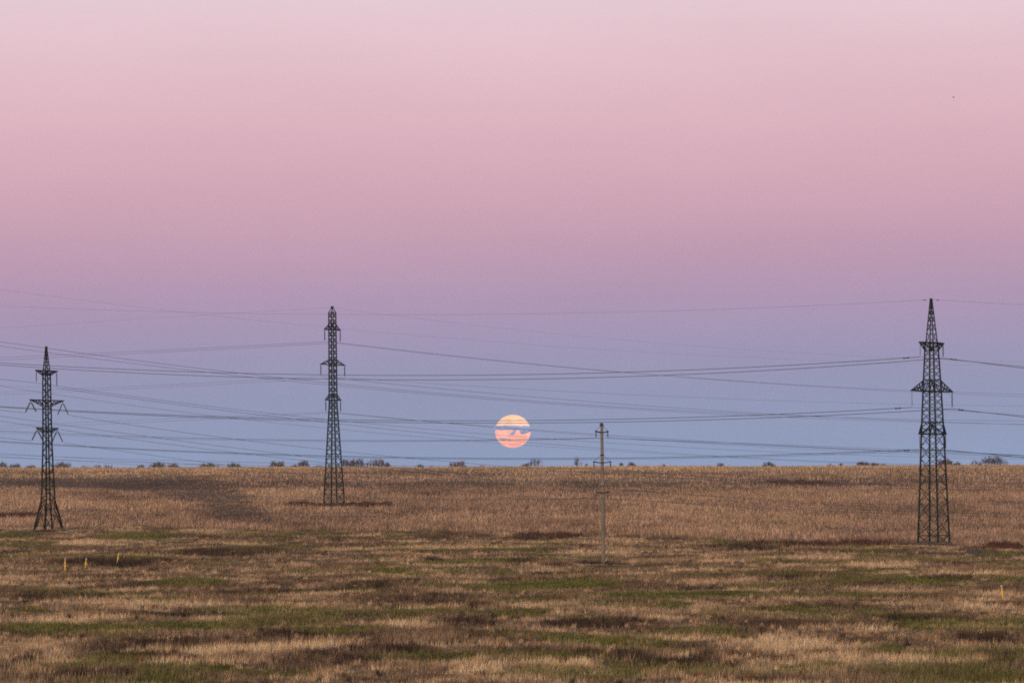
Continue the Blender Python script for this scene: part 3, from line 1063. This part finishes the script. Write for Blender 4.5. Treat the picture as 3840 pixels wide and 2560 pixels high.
wire('thin conductor leaving the left edge from the left fork of the left pylon\'s lowest crossarm', C('low', 'near', 'l'), [(0, 1640)], 660, md, GC)
wire('thin conductor from the right fork of the left pylon\'s lowest crossarm, sloping right', C('low', 'far', 'r'), [(348, 1678), (653, 1717), (762, 1732), (1000, 1762), (1600, 1825), (2560, 1905)], 780, md, GC)

GE = 'wires crossing behind the pylons'
wire('thin wire just under the left pylon\'s spire wire, sloping right across the whole sky', None, [(0, 1301), (250, 1330), (653, 1372), (1000, 1416), (1230, 1448), (1280, 1455), (2560, 1543), (3430, 1579), (3840, 1592)], 1100, 0.028, GE, D0=700, deg=3)
wire('highest faint wire, sloping from the pink upper left down behind the right pylon', None, [(0, 1086), (707, 1173), (1018, 1203), (1280, 1236), (2560, 1328), (3100, 1352), (3840, 1372)], 1100, fa, GE, D0=700, deg=3)
wire('thin wire below the left pylon\'s top crossarm, sloping right across the moon', None, [(0, 1448), (190, 1475), (517, 1519), (724, 1552), (1230, 1605), (1700, 1648), (2249, 1688), (2560, 1705), (3840, 1762)], 1100, 0.022, GE, D0=690, deg=3)
wire('thin wire passing just under the left pylon\'s widest crossarm towards the field', None, [(0, 1557), (327, 1609), (724, 1660), (1034, 1693), (1230, 1720), (1600, 1765), (2200, 1822), (3840, 1922)], 760, md, GE, D0=640, deg=3)
wire('thin wire passing just above the left pylon\'s lowest crossarm towards the field', None, [(0, 1579), (218, 1609), (544, 1652), (871, 1693), (1230, 1737), (1700, 1786), (2560, 1850), (3840, 1905)], 740, md, GE, D0=640, deg=3)
wire('upper of two faint wires low over the bushes at the left edge', None, [(0, 1699), (359, 1720), (871, 1749), (1500, 1780), (2200, 1812)], 800, 0.02, GE, D0=660)
wire('lower of two faint wires low over the bushes at the left edge', None, [(0, 1711), (460, 1738), (900, 1763), (1500, 1795), (2200, 1828)], 790, 0.02, GE, D0=650)

GP = 'wires of the concrete pole'
Pq = lambda *k: ATT[('P',) + k]
wire('wire from the left tip of the pole\'s top crossarm, running left across the moon', Pq('top', 'near'), [(1824, 1647), (1607, 1651), (1280, 1654), (724, 1639), (381, 1631), (0, 1615)], 640, 0.030, GP)
wire('wire from the right tip of the pole\'s top crossarm, running left across the moon', Pq('top', 'far'), [(1824, 1650), (1280, 1658), (724, 1645), (0, 1621)], 650, 0.018, GP)
wire('wire from the left tip of the pole\'s top crossarm, running right', Pq('top', 'near'), [(2560, 1647), (3100, 1677), (3840, 1705)], 560, 0.018, GP)
wire('wire from the right tip of the pole\'s top crossarm, running right', Pq('top', 'far'), [(2560, 1651), (3100, 1683), (3840, 1713)], 560, 0.026, GP)
wire('wire from the left tip of the pole\'s middle crossarm, running left along the skyline', Pq('mid', 'near'), [(1800, 1747), (1280, 1743), (0, 1704)], 640, 0.02, GP)
wire('wire from the right tip of the pole\'s middle crossarm, running left along the skyline', Pq('mid', 'far'), [(1800, 1754), (1280, 1752), (0, 1714)], 650, 0.02, GP)
wire('wire from the left tip of the pole\'s middle crossarm, running right over the field', Pq('mid', 'near'), [(2560, 1783), (3200, 1812), (3840, 1828)], 560, 0.022, GP)
wire('wire from the right tip of the pole\'s middle crossarm, running right over the field', Pq('mid', 'far'), [(2560, 1789), (3200, 1820), (3840, 1838)], 560, 0.022, GP)
wire('wire from the left tip of the pole\'s lowest crossarm, running left over the field', Pq('low', 'near'), [(1660, 1866), (900, 1862), (0, 1836)], 640, 0.022, GP)
wire('wire from the right tip of the pole\'s lowest crossarm, running left over the field', Pq('low', 'far'), [(1660, 1872), (900, 1870), (0, 1846)], 650, 0.022, GP)
wire('wire from the left tip of the pole\'s lowest crossarm, running right over the field', Pq('low', 'near'), [(2560, 1879), (3050, 1907), (3840, 1926)], 560, 0.022, GP)
wire('wire from the right tip of the pole\'s lowest crossarm, running right over the field', Pq('low', 'far'), [(2560, 1884), (3050, 1914), (3840, 1938)], 560, 0.022, GP)


# ------------------------------------------------------------------ yellow marker posts
def marker(px0, py0, px1, py1, label):
    """bottom and top of the post in the photograph"""
    x, y = on_ground(px0, py0)
    root = empty('marker_post', (x, y, gz(x, y)))
    tag(root, label, 'marker post', 'yellow marker posts')
    k = y / F
    h = (py0 - py1) * k + 0.12
    lean = (px1 - px0) * k
    a, b = Vector((0, 0, -0.15)), Vector((lean, 0.02, h))
    p = a.lerp(b, 0.78)
    mb = MB()
    mb.tube([a, p], 0.088, 10)
    mb.build('post', YELLOW, root, True)
    mb = MB()
    mb.tube([p, a.lerp(b, 0.97), b], [0.089, 0.089, 0.05], 10)
    mb.build('top_band', WHITE, root, True)


marker(243, 2144, 245, 2092, 'upright yellow marker post, leftmost of three in the meadow')
marker(319, 2132, 324, 2098, 'short leaning yellow marker post, middle one of three in the meadow')
marker(438, 2117, 446, 2080, 'thin leaning yellow marker post, rightmost of three in the meadow')
marker(3762, 2249, 3756, 2198, 'lone yellow marker post leaning left, in the meadow near the right edge')


# ------------------------------------------------------------------ trees and bushes beyond the crest
BARK = mat('bark', (0.035, 0.028, 0.028), (0.06, 0.05, 0.048), 2)
TREE_MAT = {
    'p': mat('bare_twigs_grey', (0.12, 0.092, 0.10), (0.17, 0.135, 0.14), 0.7),
    'd': mat('bare_twigs_dark', (0.075, 0.055, 0.06), (0.115, 0.088, 0.09), 0.7),
    'r': mat('red_brown_leaves', (0.15, 0.082, 0.065), (0.21, 0.115, 0.085), 0.8),
    'o': mat('dry_olive_leaves', (0.125, 0.112, 0.095), (0.18, 0.16, 0.13), 0.8),
}
# panel x, panel top, panel width, tint, label
TREES = [
    (12, 100, 85, 'p', 'grey bush cut by the left edge of the view, on the skyline'),
    (105, 108, 75, 'd', 'dark low bush on the skyline, second from the left edge'),
    (215, 122, 85, 'r', 'low brownish bush on the skyline just left of the left pylon'),
    (430, 97, 120, 'p', 'wide double-humped bush on the skyline just right of the left pylon'),
    (590, 116, 60, 'p', 'very faint low bush, first beyond the double-humped one'),
    (670, 112, 50, 'p', 'faint narrow bush, second beyond the double-humped one'),
    (745, 112, 62, 'o', 'faint greyish bush, third beyond the double-humped one'),
    (970, 120, 62, 'p', 'small low bush between the left pylon and the reddish bush'),
    (1085, 97, 100, 'p', 'wide grey bush immediately left of the reddish bush'),
    (1195, 105, 76, 'r', 'reddish rounded bush on the skyline between left and middle pylons'),
    (1435, 105, 140, 'o', 'long flat-topped bush right of the reddish bush'),
    (1610, 102, 86, 'd', 'dark bush midway between the left and middle pylons, right of the long one'),
    (1910, 92, 112, 'p', 'broad spiky bush second left of the middle pylon'),
    (2032, 118, 50, 'p', 'tiny low bush tucked between two larger ones left of the middle pylon'),
    (2090, 88, 74, 'd', 'compact rounded dark bush nearest left of the middle pylon'),
    (2200, 122, 60, 'd', 'flat scrap of bush touching the middle pylon from the left'),
    (2392, 78, 80, 'd', 'dark bush touching the middle pylon from the right'),
    (2462, 75, 88, 'd', 'darkest full round tree just right of the middle pylon'),
    (2552, 80, 64, 'o', 'pale see-through tree right of the dark round tree'),
    (2614, 75, 70, 'p', 'upright brownish tree, rightmost tall one of the clump by the middle pylon'),
    (2670, 100, 38, 'p', 'little bush at the right end of the clump by the middle pylon'),
    (2897, 112, 42, 'p', 'small lone bush midway between the middle pylon and the moon'),
    (2972, 122, 32, 'p', 'barely visible bush left of the thin sapling under the moon'),
    (3106, 88, 24, 'p', 'thin sapling beside the reddish bush left below the moon'),
    (3162, 90, 92, 'r', 'rounded reddish-grey bush left below the moon'),
    (3317, 120, 34, 'd', 'tiny dark bush directly left below the moon'),
    (3622, 108, 60, 'd', 'low dark bush at the foot of the branching tree below the moon'),
    (3682, 65, 90, 'd', 'bare branching tree leaning right, just right below the moon'),
    (3977, 62, 62, 'd', 'tall narrow bare tree between the moon and the concrete pole'),
    (4044, 110, 30, 'p', 'small faint bush just left of the concrete pole'),
    (4282, 105, 26, 'p', 'small pointed bush just right of the concrete pole'),
    (4354, 100, 62, 'd', 'low rounded bush second right of the concrete pole'),
    (4572, 117, 32, 'r', 'tiny reddish bush third right of the concrete pole'),
    (4884, 118, 34, 'p', 'tiny faint bush left of a small lone bush, between pole and right pylon'),
    (4964, 105, 48, 'd', 'small lone bush second right of the tiny reddish one'),
    (5299, 98, 82, 'd', 'flat dark bush midway between the concrete pole and the right pylon'),
    (5719, 110, 32, 'p', 'first tiny bush right of the flat dark bush'),
    (5794, 105, 28, 'p', 'second tiny bush right of the flat dark bush'),
    (5944, 95, 94, 'd', 'wide dark bush, biggest left of the right pylon'),
    (6029, 103, 54, 'd', 'lower bush adjoining the widest one left of the right pylon'),
    (6084, 109, 44, 'p', 'trailing low bush closest left of the right pylon'),
    (6514, 75, 112, 'r', 'rusty brown dome-shaped bush behind the right pylon'),
    (6599, 98, 44, 'p', 'small grey bush at the right foot of the rusty bush'),
    (6722, 82, 80, 'o', 'thin grey tree joined to the big bush near the right edge'),
    (6844, 60, 165, 'd', 'largest dark spreading bush near the right edge'),
]
KPX = 1280 / 2352.0


def tree(px, top, wpx, tint, label, i):
    r_ = random.Random(100 + i)
    D = 1340 + r_.uniform(0, 70)
    py = 1680 + top * KPX
    X = px * KPX
    tp = at(X, py - 2, D)
    z0 = gz(tp.x, D)
    H = tp.z - z0
    R = wpx * KPX * D / F / 2 * 1.22
    root = empty('bush' if ('bush' in label and 'tree' not in label.split(',')[0]) else 'bare_tree', (tp.x, D, z0))
    tag(root, label, 'bush' if root.name.startswith('bush') else 'tree', 'bushes and trees along the skyline')
    trunks = MB()
    crown = MB()
    nst = 1 if R * 2 < H * 0.9 else (3 if R * 2 < H * 1.8 else 6)
    tips = []
    lean = 0.5 if 'leaning right' in label else 0
    for s in range(nst):
        bx = 0 if nst == 1 else (-0.75 + 1.5 * s / (nst - 1)) * R * 0.8 + r_.uniform(-0.2, 0.2)
        a = Vector((bx * 0.55, r_.uniform(-0.3, 0.3), -0.2))
        b = Vector((bx * 0.85 + lean * 0.3, r_.uniform(-0.3, 0.3), H * r_.uniform(0.35, 0.5)))
        trunks.tube([a, a.lerp(b, 0.5) + Vector((r_.uniform(-.1, .1), 0, 0)), b], [0.14, 0.11, 0.08], 6)
        for q in range(9):
            ang = r_.uniform(-1.25, 1.25)
            ln = r_.uniform(0.35, 0.62) * H
            c = b + Vector((math.sin(ang) * R * r_.uniform(0.3, 0.75) / max(1, nst ** 0.5) + lean * ln * 0.4, r_.uniform(-1, 1) * R * 0.4, math.cos(ang) * ln))
            crown.tube([b.lerp(a, r_.uniform(0, 0.4)), b.lerp(c, 0.5) + Vector((r_.uniform(-.15, .15), 0, 0.1)), c], [0.06, 0.045, 0.02], 5)
            tips.append((b, c))
    if 'bare' in label or 'thin' in label or 'see-through' in label or 'faint' in label:
        nl = int(60 + 45 * R * H)
    else:
        nl = int(140 + 165 * R * H)
    nl = min(nl, 3000)
    lob = [(r_.uniform(-0.65, 0.65) * R, r_.uniform(0.45, 0.78) * H, r_.uniform(0.35, 0.55)) for _ in range(3 + nst)]
    lob.append((lean * 0.6, 0.72 * H, 0.5))
    ph = [r_.uniform(0, 6.28) for _ in range(3)]

    def top_of(x):
        t = min(1, abs(x - lean * 0.5) / R)
        lump = 0.80 + 0.14 * math.sin(x * 2.3 + ph[0]) + 0.09 * math.sin(x * 5.1 + ph[1])
        return H * (0.30 + 0.70 * math.sqrt(max(0, 1 - t * t))) * lump
    for q in range(nl):
        if r_.random() < (0.5 if nst == 1 else 0.2):
            b, c = r_.choice(tips)
            p = b.lerp(c, r_.uniform(0.35, 1.1)) + Vector([r_.gauss(0, 0.18) for _ in range(3)])
        else:
            lx = max(-1, min(1, r_.gauss(0, 0.48) if r_.random() < 0.5 else r_.uniform(-1, 1))) * R
            p = Vector((lx, r_.uniform(-0.6, 0.6) * R, top_of(lx) * (1 - 0.85 * r_.random() ** 1.3)))
        if p.z > H * 1.02 or p.z < 0.05 or abs(p.x) > R * 1.15: continue
        d = Vector([r_.gauss(0, 1) for _ in range(3)]).normalized()
        d = (d + Vector((0.5 * p.x / R, 0, 0.8))).normalized()
        n2 = d.cross(Vector([r_.gauss(0, 1) for _ in range(3)])).normalized()
        l, w = (r_.uniform(0.2, 0.5), r_.uniform(0.06, 0.18)) if r_.random() < 0.5 else (r_.uniform(0.45, 1.0), r_.uniform(0.03, 0.07))
        crown.tri(p - n2 * w / 2, p + n2 * w / 2, p + d * l)
    trunks.build('trunk', BARK, root)
    crown.build('crown', TREE_MAT[tint], root)


for i, t in enumerate(TREES):
    tree(*t, i)

# ------------------------------------------------------------------ weeds and a mound standing out of the meadow
WEED = {
    'o': mat('rust_weed', (0.20, 0.085, 0.025), (0.32, 0.14, 0.04), 3),
    'y': mat('ochre_weed', (0.28, 0.16, 0.035), (0.38, 0.22, 0.06), 3),
    'r': mat('red_weed', (0.14, 0.05, 0.03), (0.22, 0.085, 0.045), 3),
}
STEM = mat('weed_stem', (0.08, 0.055, 0.04), (0.12, 0.085, 0.06), 3)


def weed(px, py, wpx, hpx, tint, label, i):
    r_ = random.Random(500 + i)
    x, y = on_ground(px, py)
    root = empty('weed_clump', (x, y, gz(x, y)))
    tag(root, label, 'weed', 'rust coloured weeds in the meadow')
    k = y / F
    R, H = wpx * k / 2, hpx * k
    st = MB()
    lf = MB()
    for q in range(14):
        a = r_.uniform(0, 6.28)
        rr = R * math.sqrt(r_.random()) * 0.9
        b = Vector((math.cos(a) * rr, math.sin(a) * rr, H * r_.uniform(0.55, 0.95) * (1 - 0.4 * rr / R)))
        st.bar((b.x * 0.2, b.y * 0.2, -0.03), b, 0.02, 0.01)
    for q in range(420):
        a = r_.uniform(0, 6.28)
        rr = R * math.sqrt(r_.random())
        zz = H * r_.random() ** 0.7 * math.sqrt(max(0.05, 1 - (rr / R) ** 2)) * r_.choice((0.75, 0.9, 1.0))
        p = Vector((math.cos(a) * rr, math.sin(a) * rr, zz))
        d = Vector([r_.gauss(0, 1) for _ in range(3)]).normalized()
        n2 = d.cross(Vector([r_.gauss(0, 1) for _ in range(3)])).normalized()
        s = r_.uniform(0.05, 0.11)
        lf.tri(p - n2 * s * 0.3, p + n2 * s * 0.3, p + d * s)
    st.build('stem', STEM, root)
    lf.build('foliage', WEED[tint], root)


for i, w in enumerate([
    (522, 2490, 60, 36, 'o', 'orange weed clump beside a dark patch in the lower left meadow'),
    (192, 2232, 44, 24, 'y', 'ochre weed clump in the pale grass below the three yellow posts'),
    (1096, 2228, 30, 16, 'o', 'small orange weed far to the right of the three yellow posts'),
    (1470, 2438, 26, 20, 'o', 'small orange weed on the dark ridge at bottom centre'),
    (3020, 2348, 44, 24, 'o', 'rusty weed above another, in the grass below and left of the right pylon'),
    (2984, 2340, 34, 18, 'r', 'red weed touching the left side of a rusty weed'),
    (3112, 2350, 26, 20, 'y', 'ochre weed just right of the rusty and red pair'),
    (3365, 2352, 44, 20, 'r', 'red weed in the olive grass below the right pylon'),
    (3108, 2502, 40, 26, 'y', 'yellowish weed with a dark base in the lower right meadow'),
    (2832, 2478, 28, 24, 'o', 'orange weed in pale grass, lower right, left of the yellowish one'),
    (2968, 2474, 30, 14, 'o', 'flat orange weed between two others in the lower right meadow'),
    (3290, 2392, 34, 18, 'r', 'dark red weed above a green patch in the lower right meadow'),
]):
    weed(*w, i)

SOILM = mat('dark_soil', (0.04, 0.03, 0.026), (0.085, 0.062, 0.052), 2.5, 0.95, bump=0.4)
x, y = on_ground(3654, 2078)
mb = MB()
R1, R2, HH = 1.9, 1.6, 0.62
nu, nv = 28, 7
for j in range(nv):
    for i in range(nu):
        a = 2 * math.pi * i / nu
        q = 1 - j / (nv - 1)
        n = 1 + 0.16 * math.sin(3 * a + 1) + 0.10 * math.sin(7 * a) + random.uniform(-0.05, 0.05)
        mb.v.append(Vector((math.cos(a) * R1 * q * n + 0.3 * (1 - q), math.sin(a) * R2 * q * n, -0.15 + (HH + 0.15) * (1 - q * q) + random.uniform(-0.03, 0.03))))
for j in range(nv - 1):
    for i in range(nu):
        a, b = j * nu + i, j * nu + (i + 1) % nu
        mb.f.append((a, b, b + nu, a + nu))
o = mb.build('soil_mound', SOILM, None, True)
o.location = (x, y, gz(x, y))
tag(o, 'low dark mound of soil in the grass right of the tallest pylon\'s feet', 'mound')

# ------------------------------------------------------------------ bird
bp = at(3575, 366, 700)
br = empty('bird', bp)
br.scale = (0.8, 0.8, 0.8)
tag(br, 'tiny dark bird flying alone high in the pink sky at upper right', 'bird')
FEATH = mat('dark_feathers', (0.03, 0.025, 0.03), (0.06, 0.05, 0.055), 5)
mb = MB()
mb.tube([(-0.20, 0, 0), (-0.15, 0, 0.02), (-0.05, 0, 0.0), (0.08, 0, 0.0), (0.2, 0, 0.02), (0.32, 0, 0.03)], [0.01, 0.045, 0.07, 0.07, 0.035, 0.05], 8)
b = mb.build('body', FEATH, br, True)
for s in (1, -1):
    mb = MB()
    i = len(mb.v)
    top = [(-0.06, s * 0.05, 0.03), (0.10, s * 0.05, 0.03), (0.10, s * 0.28, 0.13), (-0.08, s * 0.28, 0.14), (0.14, s * 0.52, 0.06), (0.02, s * 0.52, 0.07)]
    for dz in (0, 0.015):
        mb.v += [Vector((a, b_, c_ + dz)) for a, b_, c_ in top]
    mb.f += [(0, 1, 2, 3), (3, 2, 4, 5), (6, 9, 8, 7), (9, 11, 10, 8), (0, 6, 7, 1), (1, 7, 8, 2), (2, 8, 10, 4), (4, 10, 11, 5), (5, 11, 9, 3), (3, 9, 6, 0)]
    mb.build('wing', FEATH, br)

# ------------------------------------------------------------------ moon and the cloud across it
DM = 12000.0
mc = at(1923, 1616.5, DM)
MR = 66.5 / F * DM
mm = bpy.data.materials.new('moonlight')
mm.use_nodes = True
t = mm.node_tree
t.nodes.clear()
tco = N(t, 'ShaderNodeTexCoord')
sp = N(t, 'ShaderNodeSeparateXYZ')
t.links.new(tco.outputs['Object'], sp.inputs[0])
m1 = N(t, 'ShaderNodeMapRange')
m1.inputs['From Min'].default_value = -MR
m1.inputs['From Max'].default_value = MR
t.links.new(sp.outputs['Z'], m1.inputs['Value'])
rp = N(t, 'ShaderNodeValToRGB')  # reddening by the low air is put into the moon's emission colour
e = rp.color_ramp.elements
e[0].position, e[0].color = 0.0, (*lin((253, 172, 161)), 1)
e[1].position, e[1].color = 1.0, (*lin((255, 212, 174)), 1)
q = e.new(0.5); q.color = (*lin((253, 184, 168)), 1)
q = e.new(0.72); q.color = (*lin((255, 204, 174)), 1)
t.links.new(m1.outputs[0], rp.inputs[0])
nn = N(t, 'ShaderNodeTexNoise')
nn.inputs['Scale'].default_value = 0.024
nn.inputs['Detail'].default_value = 4
t.links.new(tco.outputs['Object'], nn.inputs['Vector'])
m2 = N(t, 'ShaderNodeMapRange')
m2.inputs['From Min'].default_value = 0.42
m2.inputs['From Max'].default_value = 0.62
m2.inputs['To Min'].default_value = 0.86
m2.inputs['To Max'].default_value = 1.05
t.links.new(nn.outputs[0], m2.inputs['Value'])
mx = N(t, 'ShaderNodeMix', data_type='RGBA', blend_type='MULTIPLY')
mx.inputs['Factor'].default_value = 1
t.links.new(rp.outputs[0], mx.inputs['A'])
t.links.new(m2.outputs[0], mx.inputs['B'])
em = N(t, 'ShaderNodeEmission')
em.inputs['Strength'].default_value = 1.17
t.links.new(mx.outputs['Result'], em.inputs['Color'])
oo = N(t, 'ShaderNodeOutputMaterial')
t.links.new(em.outputs[0], oo.inputs['Surface'])
mb = MB()
nu, nv = 96, 48
for j in range(nv + 1):
    ph = math.pi * j / nv
    for i in range(nu):
        a = 2 * math.pi * i / nu
        mb.v.append(Vector((MR * math.sin(ph) * math.cos(a), MR * math.sin(ph) * math.sin(a), MR * 0.932 * math.cos(ph))))
for j in range(nv):
    for i in range(nu):
        a, b = j * nu + i, j * nu + (i + 1) % nu
        mb.f.append((a, a + nu, b + nu, b))
mo = mb.build('moon', mm, None, True)
mo.location = mc
tag(mo, 'full pale orange and pink moon low over the field, crossed by a thin cloud', 'moon')

CLOUD = bpy.data.materials.new('dusk_cloud')
CLOUD.use_nodes = True
t = CLOUD.node_tree
t.nodes.clear()
# thin cloud: scatters light back and lets some of the sky behind through
cn = N(t, 'ShaderNodeTexNoise')
cn.inputs['Scale'].default_value = 0.05
tco = N(t, 'ShaderNodeTexCoord')
t.links.new(tco.outputs['Object'], cn.inputs['Vector'])
cc = N(t, 'ShaderNodeValToRGB')
cc.color_ramp.elements[0].color = (0.290, 0.392, 0.570, 1)
cc.color_ramp.elements[1].color = (0.320, 0.420, 0.600, 1)
t.links.new(cn.outputs[0], cc.inputs[0])
df = N(t, 'ShaderNodeBsdfDiffuse')
t.links.new(cc.outputs[0], df.inputs['Color'])
tl = N(t, 'ShaderNodeBsdfTranslucent')
tl.inputs['Color'].default_value = (0.23, 0.33, 0.50, 1)
ad = N(t, 'ShaderNodeAddShader')
t.links.new(df.outputs[0], ad.inputs[0])
t.links.new(tl.outputs[0], ad.inputs[1])
oo = N(t, 'ShaderNodeOutputMaterial')
t.links.new(ad.outputs[0], oo.inputs['Surface'])


def cloud(name, edge, label, D=9000.0):
    """edge = [(px, top, bottom)...]"""
    ctr = at(sum(p[0] for p in edge) / len(edge), sum(p[1] + p[2] for p in edge) / 2 / len(edge), D)
    mb = MB()
    xs = [p[0] for p in edge]
    n = 120
    m = 12
    for i in range(n + 1):
        px = xs[0] + (xs[-1] - xs[0]) * i / n
        q = np.array([px / 7.0])
        e_ = math.sin(math.pi * i / n) ** 0.5
        tp = np.interp(px, xs, [p[1] for p in edge]) + (float(fbm(q, q * 0, 61, 3)[0]) - 0.5) * 4.5 * e_
        bt = np.interp(px, xs, [p[2] for p in edge]) + (float(fbm(q, q * 0 + 9, 63, 3)[0]) - 0.5) * 4.0 * e_
        a, b = at(px, tp, D) - ctr, at(px, bt, D) - ctr
        c, h = (a + b) / 2, (a - b).length / 2
        for j in range(m):
            an = 2 * math.pi * j / m
            mb.v.append(c + Vector((0, math.sin(an) * h * 0.3, math.cos(an) * h)))
    for i in range(n):
        for j in range(m):
            a, b = i * m + j, i * m + (j + 1) % m
            mb.f.append((a, a + m, b + m, b))
    o = mb.build(name, CLOUD, None, True)
    o.location = ctr
    tag(o, label, 'cloud')
    return o


cloud('cloud', [(1848, 1604, 1605), (1854, 1598, 1611), (1868, 1597, 1611.5), (1880, 1596, 1612), (1888, 1593.5, 1611), (1905, 1596, 1611), (1919, 1595.5, 1612), (1930, 1595, 1611.5), (1948, 1597, 1611), (1953, 1598.5, 1625), (1960, 1596.5, 1626.5), (1975, 1596, 1622), (1988, 1598, 1618.5), (1996, 1605, 1607)],
      'long ragged blue cloud strip across the middle of the moon')
cloud('cloud', [(1911, 1627, 1628), (1916, 1622.5, 1632), (1923, 1616, 1631), (1930, 1611.5, 1625), (1935, 1610.5, 1614)], 'small blue cloud scrap just under the cloud strip on the moon')
cloud('cloud', [(1862, 1644, 1644.6), (1876, 1641.5, 1645), (1895, 1643, 1646), (1908, 1644, 1646.5), (1921, 1646, 1646.6)], 'faint thin blue cloud streak low on the left half of the moon')

# ------------------------------------------------------------------ the evening air
hm = bpy.data.materials.new('evening_air')
hm.use_nodes = True
t = hm.node_tree
t.nodes.clear()
pv = N(t, 'ShaderNodeVolumePrincipled')
pv.inputs['Color'].default_value = (0.80, 0.82, 0.92, 1)
pv.inputs['Density'].default_value = 0.00004
pv.inputs['Anisotropy'].default_value = 0.0
oo = N(t, 'ShaderNodeOutputMaterial')
t.links.new(pv.outputs[0], oo.inputs['Volume'])
mb = MB()
mb.box((0, 700, 30), 1600, 1800, 180)
o = mb.build('haze', hm)
tag(o, kind='stuff', label='thin bluish evening air over the whole plain', cat='haze')
